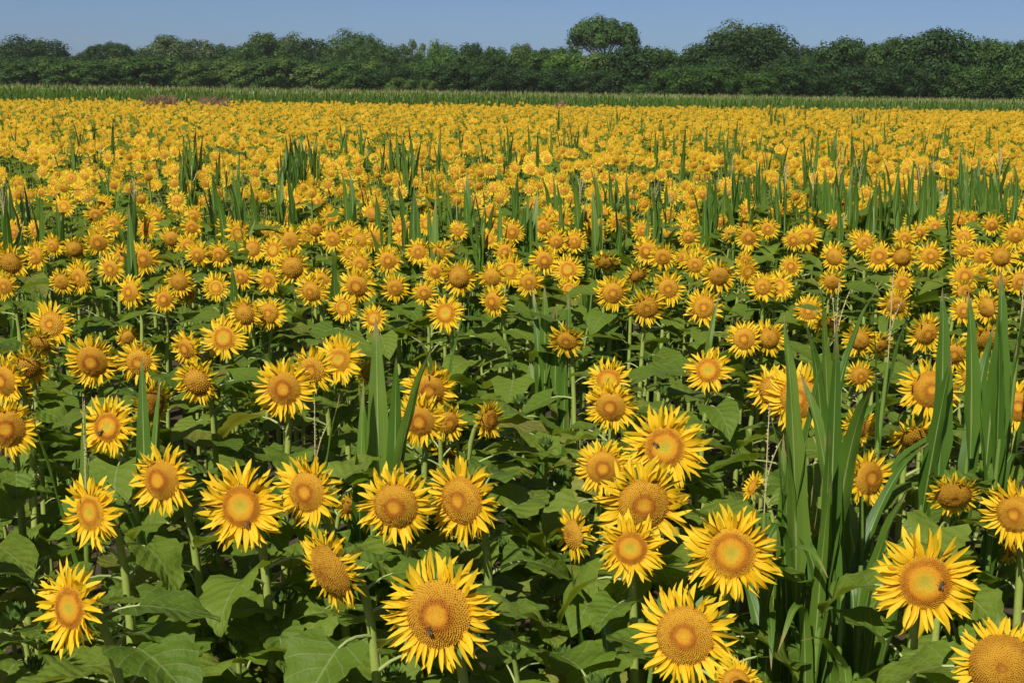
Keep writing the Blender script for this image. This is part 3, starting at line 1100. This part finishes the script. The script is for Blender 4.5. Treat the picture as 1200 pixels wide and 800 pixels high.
def corn_plant(rg, x, y, top, label, near=False, tassel=False, nleaf=9, group=None, lean=None, upright=0.7, scale=1.0, width=1.0, plane=None):
    root = link('corn_plant', None, None, Matrix.Translation((x, y, 0)))
    root.empty_display_size = 0.1
    tag(root, label, 'corn', group)
    lx, ly = lean or (rg.gauss(0, .05), rg.gauss(0, .05))
    hs = top - 0.50 if not tassel else top - 0.28
    path = [Vector((lx * t * t, ly * t * t, hs * t)) for t in (0, .2, .4, .6, .8, 1)]
    m = MB()
    m.tube(path, [.016, .015, .0135, .012, .010, .006], 7 if near else 4, 0, rg.random())
    if near:
        for t in (.12, .24, .36, .48, .60, .72, .84):
            q, r_ = Vector((lx * t * t, ly * t * t, hs * t)), .0165 - .009 * t
            m.tube([q - Vector((0, 0, .012)), q, q + Vector((0, 0, .012))], [r_, r_ * 1.28, r_], 7, 0, .1)
    link('stalk', m.mesh('stalk', [CORNSTALK]), root)
    plane = rg.uniform(0, math.pi) if plane is None else plane
    pool = CL_NEAR if near else CL_MID
    for i in range(nleaf):
        fr = (.06 if near else .18) + (.92 if near else .80) * (i + rg.uniform(0, .5)) / nleaf
        q = Vector((lx * fr * fr, ly * fr * fr, hs * fr))
        az = plane + (math.pi if i % 2 else 0) + rg.gauss(0, .35)
        L = rg.uniform(.52, .72) * (1.0 if fr < .75 else .9) * scale
        if fr > .85:
            L = min(L, (top - q.z) * 1.03)
        k = rg.random()
        if fr > .8 or k < upright:
            cand = [c for c in range(len(pool)) if c % 6 < 3]
        else:
            cand = [c for c in range(len(pool)) if c % 6 >= 3]
        M = Matrix.Translation(q) @ Matrix.Rotation(az, 4, 'Z') @ Matrix.Diagonal((L * (1.2 if not near else width * rg.uniform(.62, 1.0)), L, L, 1))
        ch = pool[rg.choice(cand)]
        if near and any(blocks(Vector((x, y, 0)) + M @ v.co, 540, .4) for v in list(ch.vertices)[::4]):
            continue
        link('leaf', ch, root, M)
    if tassel:
        link('tassel', rg.choice(TASSEL_ME), root, Matrix.Translation(path[-1]) @ Matrix.Rotation(rg.uniform(0, 6), 4, 'Z') @ Matrix.Scale(.30, 4))
    return root


used_c = set()


def corn_label(rg, top, x, y, tassel, where):
    a, b = project((x, y, top))
    base = 'tasselled corn plant' if tassel else 'upright corn plant'
    return place_words(a, b, used_c, base)


# corn standing in the foreground: (x, y of the tip, distance, tassel, leaves, label)
CG = 'corn plants growing up among the sunflowers'
NEARCORN = [
    (915, 480, 3.55, True, 8, 'slender corn plant with pale tassel at the left of the big clump'),
    (948, 372, 3.62, False, 12, 'tall broad corn plant on the left of the big foreground clump'),
    (966, 330, 4.30, True, 9, 'corn plant with bristling tan tassel behind the big clump'),
    (985, 365, 3.50, False, 12, 'broad corn plant in the middle of the big foreground clump'),
    (1016, 350, 3.72, False, 11, 'corn plant leaning right in the big foreground clump'),
    (1028, 318, 4.35, True, 8, 'corn plant with one long pale tassel right of the clump'),
    (1046, 372, 3.78, False, 9, 'corn plant at the right side of the big clump, blades splayed'),
    (1000, 470, 3.42, False, 10, 'low corn plant in front of the big foreground clump'),
    (1112, 338, 4.10, False, 6, 'single long corn blade plant crossing a sunflower on the right'),
    (1148, 340, 4.25, False, 8, 'corn plant with three upright blades right of the clump'),
    (1180, 316, 4.20, False, 9, 'tall corn plant near the right edge, leaves arching'),
    (1190, 288, 4.55, True, 8, 'corn plant with full pale tassel at the right edge'),
    (1160, 500, 3.55, False, 9, 'shaded corn plant with an arching blade above the right flowers'),
    (1185, 560, 3.45, False, 7, 'low dark corn plant by the right edge'),
    (452, 372, 4.15, False, 7, 'corn plant with two broad upright blades left of centre'),
    (430, 430, 4.05, False, 6, 'thin corn plant just left of the two broad blades'),
    (168, 418, 4.35, False, 4, 'single broad corn blade rising in front of a left sunflower'),
    (88, 470, 4.10, True, 6, 'thin corn plant with ragged tassel among the left sunflowers'),
    (378, 470, 4.30, True, 6, 'thin corn plant with beaded tassel below a bright sunflower'),
    (322, 500, 4.20, False, 5, 'grassy corn shoot under a round sunflower left of centre'),
    (690, 590, 3.45, False, 5, 'thick corn stalk standing between two overlapping sunflowers'),
    (740, 545, 3.30, False, 4, 'thin corn blade crossing the sunflower beside the bee flower'),
    (640, 335, 6.4, False, 8, 'corn plant rising in front of a sunflower cluster at centre'),
    (668, 345, 6.3, False, 7, 'corn plant right of the central pair of sunflowers'),
    (522, 330, 6.6, False, 6, 'corn plant among sunflowers just left of centre'),
    (40, 305, 6.5, False, 6, 'dark corn plant with spread blades near the left edge'),
    (72, 315, 6.4, False, 6, 'dark corn plant leaning right near the left edge'),
    (268, 275, 7.4, False, 6, 'corn plant with narrow bright blades left of centre'),
    (285, 290, 7.2, False, 5, 'corn shoot beside the narrow bright blades'),
    (390, 262, 7.8, False, 5, 'thin corn plant between sunflowers a third across'),
    (828, 295, 6.8, False, 6, 'corn plant right of centre with an arching outer blade'),
    (912, 530, 3.95, False, 6, 'corn shoot leaning left at the foot of the clump'),
    (962, 420, 3.45, False, 11, 'wide leaved corn plant in the front left of the big clump'),
    (1030, 440, 3.55, False, 10, 'corn plant with pale ribbed blades in the front right of the clump'),
    (930, 440, 3.75, False, 9, 'corn plant behind the left edge of the big clump'),
]
STRAIGHT = sorted((m for k, m in enumerate(CL_NEAR) if k % 6 < 3), key=lambda m: max(abs(v.co.y) + .4 * abs(v.co.x) for v in m.vertices))
BLADES = {14: ((-.02, 0, .25, .56, 1.4, 0), (.03, -.10, 3.3, .50, 1.25, 1), (-.05, -.20, .6, .40, 1.1, 2)),
          16: ((0, 0, .2, .46, 1.25, 1),), 8: ((0, 0, .35, .60, 1.3, 0),), 9: ((0, 0, .3, .52, 1.2, 2), (.05, -.06, 3.0, .5, 1.2, 1)),
          22: ((0, 0, .2, .45, 1.5, 0), (.05, -.08, 3.0, .42, 1.4, 1)), 23: ((0, 0, .2, .42, 1.4, 1),),
          1: ((0, 0, .5, .78, .95, 2),), 3: ((0, 0, 2.7, .74, .9, 1),), 10: ((0, 0, .3, .6, 1.2, 0),)}
BROAD = (14, 15, 16, 22, 23)
for j, (x, y, d, ts, nl, lab) in enumerate(NEARCORN):
    rg = random.Random(4000 + j)
    p = at_y(x, y, d)
    top = min(max(p.z, 1.0), 2.35)
    cp = corn_plant(rg, p.x, p.y, top, lab, near=d < 7, tassel=ts, nleaf=nl + (2 if nl > 8 and d < 5 else 0) + (3 if j in BROAD else 0), group=CG, width=1.25 if j in BROAD else 1.0, plane=.15 if j in BROAD else None, upright=.50 if d < 5 else .85, lean=(rg.gauss(0, .03), rg.gauss(0, .03)))

    for dx, dz, az, L, wd, ly in BLADES.get(j, ()):      # the broad upright blades one sees there
        link('leaf', STRAIGHT[ly], cp, Matrix.Translation((dx, -.03, top - L * .99 + dz)) @ Matrix.Rotation(az, 4, 'Z') @ Matrix.Diagonal((L * wd, L, L, 1)))

# corn scattered in a strip across the field: (x of centre, half width, y of the tips, plants, tip scatter)
STRIP = [(18, 14, 205, 6, 8), (40, 10, 198, 4, 6), (128, 8, 182, 4, 4), (153, 6, 215, 3, 8), (66, 5, 200, 1, 2), (262, 16, 195, 9, 10), (292, 22, 200, 13, 10),
         (330, 10, 185, 4, 8), (418, 14, 190, 8, 10), (470, 18, 205, 9, 12), (525, 22, 205, 11, 12), (562, 14, 195, 6, 10), (605, 16, 205, 6, 12),
         (660, 24, 195, 13, 12), (705, 20, 196, 9, 12), (745, 22, 200, 10, 12), (790, 18, 205, 9, 12), (848, 26, 190, 15, 10), (900, 30, 188, 17, 10),
         (955, 30, 192, 17, 10), (1010, 30, 192, 18, 10), (1065, 30, 190, 18, 10), (1115, 30, 186, 22, 10), (1170, 30, 180, 26, 9)]
for j, (xc, hw, yt, cnt, sc) in enumerate(STRIP):
    for k in range(cnt):
        rg = random.Random(5000 + j * 50 + k)
        top = rg.uniform(1.78, 2.02)
        x, y = xc + rg.uniform(-hw, hw), yt + rg.uniform(-sc, sc)
        p = at_z(x, y, top)
        if p.y > 15:
            p = at_y(x, y, rg.uniform(12.5, 15))
            top = p.z
        ts = rg.random() < (.10 if xc > 830 else .06)
        corn_plant(rg, p.x, p.y, top, corn_label(rg, top, p.x, p.y, ts, 'in the strip'), tassel=ts, nleaf=7, group=CG, upright=.92, scale=.95)

# corn farther out, and the corn field beyond the sunflowers: one mass
MATS_C = [CORNLEAF, CORNSTALK, TASSEL]


def corn_template(rg, full, h=2.22, tassel=True, up=False):
    m = MB()
    hs = h - .17
    m.tube([(0, 0, 0 if full else 1.2), (0, 0, hs)], [.014, .008], 3, 1)
    pl = rg.uniform(0, 3)
    n = 9 if full else 5
    for i in range(n):
        fr = (.3 + .65 * i / n) if full else (.68 + .3 * i / n)
        L = rg.uniform(.5, .7) if fr < .85 else rg.uniform(.26, .36)
        src = cornleaf_mb(rg, 3, 1, rg.uniform(.04, .16), rg.uniform(.05, .5), w=.045) if up else cornleaf_mb(rg, 3, 1, rg.uniform(.15, .4), rg.uniform(.3, 2.0), w=.06)
        M = Matrix.Translation((0, 0, hs * fr)) @ Matrix.Rotation(pl + i * math.pi + rg.gauss(0, .3), 4, 'Z') @ Matrix.Scale(L, 4)
        m.merge(src, M, rg.random())
    if tassel and rg.random() < .7:
        for b in range(2):
            az, out = rg.uniform(0, 6.28), (0 if b == 0 else rg.uniform(.04, .12))
            m.tube([(0, 0, hs - .03), (math.cos(az) * out, math.sin(az) * out, hs + (.17 if b == 0 else rg.uniform(.06, .12)))], [.006, .004], 3, 2, rg.random())
    return m.arrays()


rg = random.Random(61)
CF = [corn_template(rg, True) for _ in range(14)]
CT = [corn_template(rg, False) for _ in range(14)]
CV = [corn_template(rg, True, 1.88, rg.random() < .15, True) for _ in range(8)]
items = []
row = 0
while row < 36:
    off = 0.9 + row * 0.76
    x = -48.0
    while x < 58:
        x += (0.22 if row < 5 else 0.30)
        y = edge_y(x) + off + rg.uniform(-.08, .08)
        if abs(x) > .44 * y + 3:
            continue
        xx = x + rg.uniform(-.06, .06)
        items.append((rg.choice(CF if row < 5 else CT), rg.uniform(-3, 3), rg.gauss(1.0, .03) + .02 * vnoise(x * .3, y * .3), (xx, y, 0), rg.random()))
    row += 1
# ragged fringe of corn standing out among the last sunflowers
for k in range(70):
    x = rg.uniform(-27, 33)
    b = edge_y(x) - abs(rg.gauss(0, 1.0 if x < 2 else 2.5))
    items.append((rg.choice(CF), rg.uniform(-3, 3), rg.uniform(.86, .98), (x, b, 0), rg.random()))
for (px, py, hwx, cnt) in ((350, 175, 24, 26), (240, 176, 30, 8), (470, 172, 30, 14), (905, 130, 10, 12), (1020, 132, 22, 20), (940, 128, 8, 6), (630, 152, 60, 7), (760, 150, 80, 7),
                           (880, 160, 90, 9), (180, 160, 80, 7), (690, 140, 60, 4), (420, 155, 60, 5), (1080, 150, 80, 8), (570, 165, 80, 9), (90, 150, 50, 5), (1000, 172, 150, 30)):
    for k in range(cnt):
        p = at_z(px + rg.gauss(0, hwx * .6), py + rg.gauss(0, 4), 1.85)
        if p.y > edge_y(p.x) or p.y < 12:
            continue
        items.append((rg.choice(CV), rg.uniform(-3, 3), rg.uniform(.92, 1.05), (p.x, p.y, 0), rg.random()))
cf = link('corn_field', tiled_mesh('corn_field', items, MATS_C))
tag(cf, 'dense field of tasselled corn behind the sunflowers', 'corn field', kind='stuff')

# russet weeds at the far edge of the flowers
rg = random.Random(62)
m = MB()
for (px, py, hwx, cnt) in ((192, 117.5, 18, 70), (250, 118.5, 16, 45), (655, 122, 8, 12)):
    for k in range(cnt):
        p = at_z(px + rg.gauss(0, hwx * .6), py + rg.gauss(0, .8), 1.72)
        h = rg.uniform(1.62, 1.85)
        m.tube([(p.x, p.y, 0), (p.x, p.y, h)], [.02, .008], 3, 0, rg.random())
        for b in range(9):
            az, ln, z = rg.uniform(0, 6.3), rg.uniform(.08, .22), rg.uniform(.7, 1.0) * h
            m.tube([(p.x, p.y, z), (p.x + math.cos(az) * ln, p.y + math.sin(az) * ln, z + ln * 1.1)], [.02, .012], 3, 0, rg.random())
w = link('weed_patch', m.mesh('weed_patch', [WEED]))
tag(w, 'russet brown weeds at the far edge of the sunflowers', 'weeds', kind='stuff')


# ------------------------------------------------------------------ trees
def tree_protos():
    rg = random.Random(41)
    out = {}

    def crown(lobes, leaves, size, inner=0.0):
        m = MB()
        tot = sum(l[3] ** 2 for l in lobes)
        for (cx, cy, cz, r) in lobes:
            c = Vector((cx, cy, cz))
            ltint = rg.gauss(0, .16)
            for k in range(int(leaves * 1.35 * r * r / tot)):
                d = Vector((rg.gauss(0, 1), rg.gauss(0, 1), rg.gauss(.15, 1))).normalized()
                rr = r * (rg.uniform(.80, 1.06) if k % 4 else rg.uniform(.25, .8)) * (1 + .16 * math.sin(5 * d.x + 9 * cx) * math.sin(6 * d.y + 5 * cz))
                p = c + Vector((d.x * rr, d.y * rr, d.z * rr * .85))
                if p.z < .02:
                    continue
                n = (d + Vector((rg.gauss(0, .22), rg.gauss(0, .22), rg.gauss(.12, .22)))).normalized()
                e1 = n.cross(Vector((rg.gauss(0, 1), rg.gauss(0, 1), rg.gauss(0, 1)))).normalized()
                e2 = n.cross(e1)
                s = size * .82 * rg.uniform(.6, 1.35) * (1.0 if k % 4 else 1.6)
                t = min(1, max(0, .45 + ltint + rg.gauss(0, .11)))
                m.add([p - e1 * s, p + e2 * s * .62 + n * s * .15, p + e1 * s, p - e2 * s * .62 - n * s * .1], [(0, 0, t)] * 4, [(0, 1, 2, 3)], 0)
        return m

    def trunk(h, lobes, r=.022):
        m = MB()
        m.tube([(0, 0, 0), (.006, 0, h * .35), (-.004, .004, h * .7), (0, 0, h)], [r, r * .8, r * .6, r * .25], 7, 0)
        for (cx, cy, cz, rr) in lobes[:9]:
            z0 = max(.12, min(h * .85, cz * .55))
            m.tube([(0, 0, z0), (cx * .5, cy * .5, (z0 + cz) * .52), (cx * .95, cy * .95, cz)], [r * .5, r * .34, r * .12], 4, 0)
        return m

    def lobes_dome(n, zc, rz, rxy, rl, low=-.8):
        L = []
        for i in range(n):
            w = i * 2.399 + rg.uniform(-.4, .4)
            zz = low + (1 - low) * (i + .5) / n
            q = math.sqrt(max(0, 1 - zz * zz))
            k = rg.uniform(.72, 1.0)
            L.append((q * math.cos(w) * rxy * k, q * math.sin(w) * rxy * k, zc + zz * rz * k, rl * rg.uniform(.75, 1.25)))
        rg.shuffle(L)
        return L
    specs = {
        'wall': (lobes_dome(34, .48, .38, .38, .135, -1.0) + lobes_dome(10, .45, .22, .2, .17, -1.0), 9500, .0185, .8),
        'wall_b': (lobes_dome(28, .46, .41, .36, .150, -1.0) + lobes_dome(9, .45, .22, .2, .18, -1.0), 9000, .020, .8),
        'round': (lobes_dome(26, .60, .29, .38, .125, -.8) + lobes_dome(9, .55, .16, .2, .16, -1.0), 7500, .019, .75),
        'dome': (lobes_dome(46, .42, .47, .41, .115, -.6) + lobes_dome(14, .42, .28, .25, .17, -.6), 11500, .0145, .8),
        'umbrella': (lobes_dome(26, .72, .18, .41, .110, -.6) + lobes_dome(9, .72, .09, .22, .13, -.6), 9500, .017, .75),
        'young': (lobes_dome(17, .50, .41, .28, .150, -.95) + lobes_dome(6, .4, .22, .12, .16, -1.0), 5200, .025, .8),
        'young_b': (lobes_dome(14, .48, .42, .26, .165, -.95) + lobes_dome(6, .4, .22, .12, .16, -1.0), 5000, .025, .8),
        'sparse': (lobes_dome(12, .70, .24, .40, .10, -.8), 1300, .024, .8),
        'shrub': (lobes_dome(14, .42, .36, .38, .20, -.9), 3600, .032, .6),
    }
    for k, (L, n, s, th) in specs.items():
        cm = crown(L, n, s)
        zt = sorted(p[2] for p in cm.v)[int(len(cm.v) * .997)]
        rx = sorted(abs(p[0]) for p in cm.v)[int(len(cm.v) * .985)]
        cm.v = [(p[0] * .5 / rx, p[1] * .5 / rx, p[2] / zt) for p in cm.v]
        L = [(l[0] * .5 / rx, l[1] * .5 / rx, l[2] / zt, l[3]) for l in L]
        tr = trunk(th, L, .03 if k in ('umbrella', 'sparse') else .022)
        out[k] = (cm, tr.mesh('trunk', [BARK]))
    return out


PROTO = tree_protos()
crown_cache = {}


def tree(px, ytop, wpx, d, kind, tint, label, name='tree', cat='tree', rot=None):
    top = at_y(px, ytop, d)
    wd = wpx * d / FPX
    h = max(2.0, top.z)
    root = link(name, None, None, Matrix.Translation((top.x, top.y, 0)))
    tag(root, label, cat, 'trees of the far wood' if cat == 'tree' else 'shrubs at the foot of the wood')
    key = (kind, tint)
    if key not in crown_cache:
        crown_cache[key] = PROTO[kind][0].mesh('crown', [CROWNS[tint]], smooth=False)
    r = Matrix.Rotation(random.uniform(0, 6.28) if rot is None else rot, 4, 'Z')
    M = Matrix.Diagonal((wd, wd, h, 1)) @ r
    link('trunk', PROTO[kind][1], root, M)
    link('crown', crown_cache[key], root, M)
    return root


random.seed(8)
def pct(x):
    return '%.0f percent across the photo' % (max(0.0, min(1200.0, x)) / 12)
TREES = [
    # tall trees behind, left to right
    (36, 43, 84, 420, 'dome', 'dark', 'dark domed tree standing tallest at the far left of the wood'),
    (4, 55, 50, 430, 'round', 'dark', 'lower dark tree left of the far left domed one'),
    (66, 57, 40, 425, 'round', 'dark', 'dark shoulder tree right of the far left domed one'),
    (128, 50, 56, 430, 'umbrella', 'dark', 'flat topped dark tree right of the gap of sky'),
    (104, 60, 40, 440, 'round', 'dark', 'small dark tree left of the flat topped one'),
    (160, 60, 50, 430, 'round', 'mid', None), (196, 42, 60, 410, 'round', 'grey', 'greyish tall tree with a bushy top on the left'),
    (228, 47, 52, 415, 'round', 'grey', None), (257, 52, 40, 420, 'round', 'mid', None), (284, 54, 40, 410, 'round', 'mid', None),
    (309, 39, 58, 405, 'round', 'mid', 'tall rounded tree on the left third of the wood'), (338, 40, 56, 420, 'dome', 'grey', 'pale grey tree beside the tall rounded one'),
    (364, 46, 52, 400, 'round', 'dark', None), (390, 54, 40, 400, 'round', 'mid', None),
    (416, 36, 62, 390, 'dome', 'mid', 'tall round crowned tree left of the sparse see-through tree'),
    (448, 50, 66, 380, 'dome', 'mid', None), (481, 46, 38, 400, 'sparse', 'grey', 'sparse see-through tree with bare limbs against the sky'),
    (516, 49, 48, 370, 'dome', 'bright', 'bright green rounded tree right of the sparse one'), (553, 51, 46, 360, 'round', 'dark', None),
    (580, 56, 46, 360, 'round', 'mid', None), (612, 52, 42, 370, 'round', 'olive', None), (640, 57, 44, 360, 'round', 'mid', None),
    (666, 55, 44, 350, 'round', 'mid', None),
    (710, 20, 78, 380, 'umbrella', 'mid', 'tallest tree, wide crown on bare limbs rising above the wood'),
    (876, 26, 88, 330, 'dome', 'grey', 'pale top of a domed tree behind the great dark dome'),
    (940, 54, 44, 330, 'round', 'dark', None), (962, 58, 40, 320, 'sparse', 'dark', None),
    # dark front wall of the right half
    (884, 31, 112, 275, 'dome', 'dark', 'great dark domed tree right of centre'),
    (535, 64, 66, 290, 'wall', 'mid', None), (500, 72, 50, 292, 'wall_b', 'mid', None), (578, 66, 62, 285, 'wall_b', 'dark', None), (625, 62, 66, 285, 'wall', 'mid', None),
    (668, 63, 60, 280, 'wall_b', 'bright', None), (702, 62, 66, 280, 'wall', 'olive', None), (745, 54, 72, 275, 'wall_b', 'dark', None), (782, 58, 50, 280, 'wall', 'mid', None),
    (824, 52, 58, 275, 'wall_b', 'dark', None), (850, 66, 54, 262, 'wall', 'dark', None), (925, 67, 60, 262, 'wall_b', 'dark', None), (957, 66, 46, 265, 'wall', 'mid', None),
    (990, 45, 66, 262, 'wall', 'dark', 'dark billowing tree with a notched top on the right'), (1026, 52, 56, 262, 'wall_b', 'mid', None),
    (1062, 44, 62, 258, 'wall', 'mid', None), (1100, 35, 88, 255, 'wall_b', 'dark', 'highest billowing tree of the right end of the wood'),
    (1146, 46, 66, 255, 'wall', 'mid', None), (1180, 50, 60, 252, 'wall_b', 'mid', None), (1206, 48, 56, 252, 'wall', 'dark', None), (1240, 50, 60, 252, 'wall_b', 'dark', None),
]
# row of young trees along the left, and low dark trees filling the foot of the right half
rt = random.Random(9)
for k in range(22):
    x = -14 + k * 21.5 + rt.uniform(-4, 4)
    TREES.append((x, 69 + rt.uniform(-3, 4) + (3 if x > 330 else 0), rt.uniform(38, 52), 330 + rt.uniform(-8, 8), rt.choice(('young', 'young_b')), rt.choice(('olive', 'mid', 'olive', 'mid', 'olive')), None))
for k in range(14):
    x = 410 + k * 33 + rt.uniform(-8, 8) - 2 * k
    TREES.append((x, 80 + rt.uniform(-6, 6), rt.uniform(46, 60), 272 + rt.uniform(-6, 6), rt.choice(('wall', 'wall_b')), rt.choice(('dark', 'mid', 'dark')), None))
for k in range(11):
    x = 800 + k * 42 + rt.uniform(-10, 10)
    TREES.append((x, 80 + rt.uniform(-7, 6), rt.uniform(54, 74), 246 + rt.uniform(-5, 5), rt.choice(('wall', 'wall_b')), rt.choice(('dark', 'mid', 'dark')), None))
# thicket closing the wood behind the young trees
for k in range(16):
    x = -20 + k * 34 + rt.uniform(-6, 6)
    TREES.append((x, 70 + rt.uniform(-4, 3), rt.uniform(52, 64), 372 + rt.uniform(-8, 8), rt.choice(('wall', 'wall_b')), 'dark', None))
for k in range(9):
    for sd_, x in ((-1, -60 - 42 * k), (1, 1270 + 42 * k)):
        TREES.append((x + rt.uniform(-8, 8), 58 + rt.uniform(-12, 12), rt.uniform(60, 84), (360 if sd_ < 0 else 262) + rt.uniform(-8, 8), rt.choice(('wall', 'wall_b')), rt.choice(('dark', 'mid')), None))
used_t = set()
tname = {'dark': 'dark green', 'mid': 'mid green', 'olive': 'olive green', 'grey': 'greyish green', 'bright': 'bright green'}
kname = {'wall': 'dense tree', 'wall_b': 'bushy tree', 'round': 'round crowned tree', 'dome': 'domed tree', 'umbrella': 'spreading tree', 'young': 'young tree', 'young_b': 'slim young tree', 'sparse': 'thin crowned tree'}
for (x, yt, wpx, d, kind, tint, lab) in TREES:
    if lab is None:
        where = 'in the front row' if d < 345 and x < 470 else ('low in front' if yt > 72 and d < 300 else ('behind' if d > 345 else 'of the wood'))
        lab = place_words(x, yt, used_t, '%s %s %s' % (tname[tint], kname[kind], where))
    tree(x, yt, wpx, d, kind, tint, lab)
for j, (x, yt, wpx, d, tint, lab) in enumerate(((470, 91, 40, 262, 'olive', 'rounded olive shrub at the foot of the wood left of centre'), (500, 93, 26, 262, 'olive', 'small olive shrub right of the rounded one'),
                                   (432, 94, 26, 280, 'mid', 'low green shrub left of the rounded olive one'), (745, 99, 30, 240, 'mid', 'low shrub under the dark wood right of centre'))):
    tree(x, yt, wpx, d, 'shrub', tint, lab, 'shrub', 'shrub')

# ------------------------------------------------------------------ bees and small things
bb = MB()


def ellip(m, c, r, mat, n=8, k=6, tint=0.2):
    v, a, f = [], [], []
    for i in range(k + 1):
        th = math.pi * i / k
        for j in range(n):
            w = 2 * math.pi * j / n
            v.append((c[0] + r[0] * math.cos(th), c[1] + r[1] * math.sin(th) * math.cos(w), c[2] + r[2] * math.sin(th) * math.sin(w)))
            a.append((i / k, j / n, tint))
    for i in range(k):
        for j in range(n):
            f.append((i * n + j, (i + 1) * n + j, (i + 1) * n + (j + 1) % n, i * n + (j + 1) % n))
    m.add(v, a, f, mat)


ellip(bb, (-.0062, 0, .004), (.0068, .0036, .0034), 0, tint=.9)
ellip(bb, (.0018, 0, .0046), (.0040, .0036, .0036), 0)
ellip(bb, (.0064, 0, .004), (.0022, .0026, .0024), 0)
for s in (-1, 1):
    for k, dx in enumerate((-.001, .002, .004)):
        bb.tube([(dx, s * .002, .003), (dx + (k - 1) * .003, s * .006, .005), (dx + (k - 1) * .005, s * .008, 0)], [.0005, .0005, .0003], 4, 0)
BEE = bb.mesh('bee_body', [BEEBODY])
wm = MB()
wm.add([(0, 0, 0), (-.004, .003, .0008), (-.0095, .0042, .001), (-.0105, .002, .0008), (-.006, .0002, .0004)], [(0, 0, .2)] * 5, [(0, 1, 2, 3, 4)], 0)
WING = wm.mesh('wing', [BEEWING])
for hi, bx, by, lab in ((8, 504, 738, 'dark bee on the disc of the largest bottom sunflower'), (3, 292, 614, 'dark bee low on the sunflower with the green eye, left of centre'),
                        (16, 1103, 684, 'dark bee right of the eye of the sunflower beside the corn'), (13, 768, 520, 'dark bee on the ragged sunflower right of centre'),
                        (24, 119, 506, 'tiny dark bee on the bright young sunflower at left')):
    p, n, rd, dome = heads[hi]
    d = ray(bx, by)
    t = (p + n * rd * dome * .72 - CAMV).dot(n) / d.dot(n)
    q = CAMV + d * t
    root = link('bee', None, None, face_matrix(q, n, random.uniform(0, 6), 1.1))
    root.empty_display_size = .01
    tag(root, lab, 'bee', 'bees feeding on the sunflowers')
    link('body', BEE, root)
    link('wing', WING, root, Matrix.Translation((.002, .001, .0085)))
    link('wing', WING, root, Matrix.Translation((.002, -.001, .0085)) @ Matrix.Diagonal((1, -1, 1, 1)))

rg = random.Random(71)
tm = tassel_mb(rg, 1)
dm = tm.mesh('dry_tassel', [DRY])
p = at_y(186, 757, 3.4)
o = link('dry_tassel', dm, None, Matrix.Translation(p) @ Matrix.Rotation(math.radians(72), 4, 'Y') @ Matrix.Scale(.10, 4))
tag(o, 'fallen dry brown tassel caught among leaves at bottom left', 'dry tassel')

# ------------------------------------------------------------------ summer haze
hz = MB()
x0, x1, y0, y1, z0, z1 = -1600, 1600, -70, 3100, -1.0, 30.0
hz.add([(x0, y0, z0), (x1, y0, z0), (x1, y1, z0), (x0, y1, z0), (x0, y0, z1), (x1, y0, z1), (x1, y1, z1), (x0, y1, z1)], [(0, 0, 0)] * 8,
       [(3, 2, 1, 0), (4, 5, 6, 7), (0, 1, 5, 4), (1, 2, 6, 5), (2, 3, 7, 6), (3, 0, 4, 7)], 0)
hn = NT('haze_air')
pv = hn.node('ShaderNodeVolumePrincipled')
pv.inputs['Color'].default_value = (0.92, 0.95, 1.0, 1)
pv.inputs['Density'].default_value = 0.00008
hn.l.new(pv.outputs[0], hn.out.inputs['Volume'])
h = link('haze', hz.mesh('haze', [hn.mat], smooth=False))
tag(h, 'thin summer haze over the field and the far wood', None, kind='stuff')
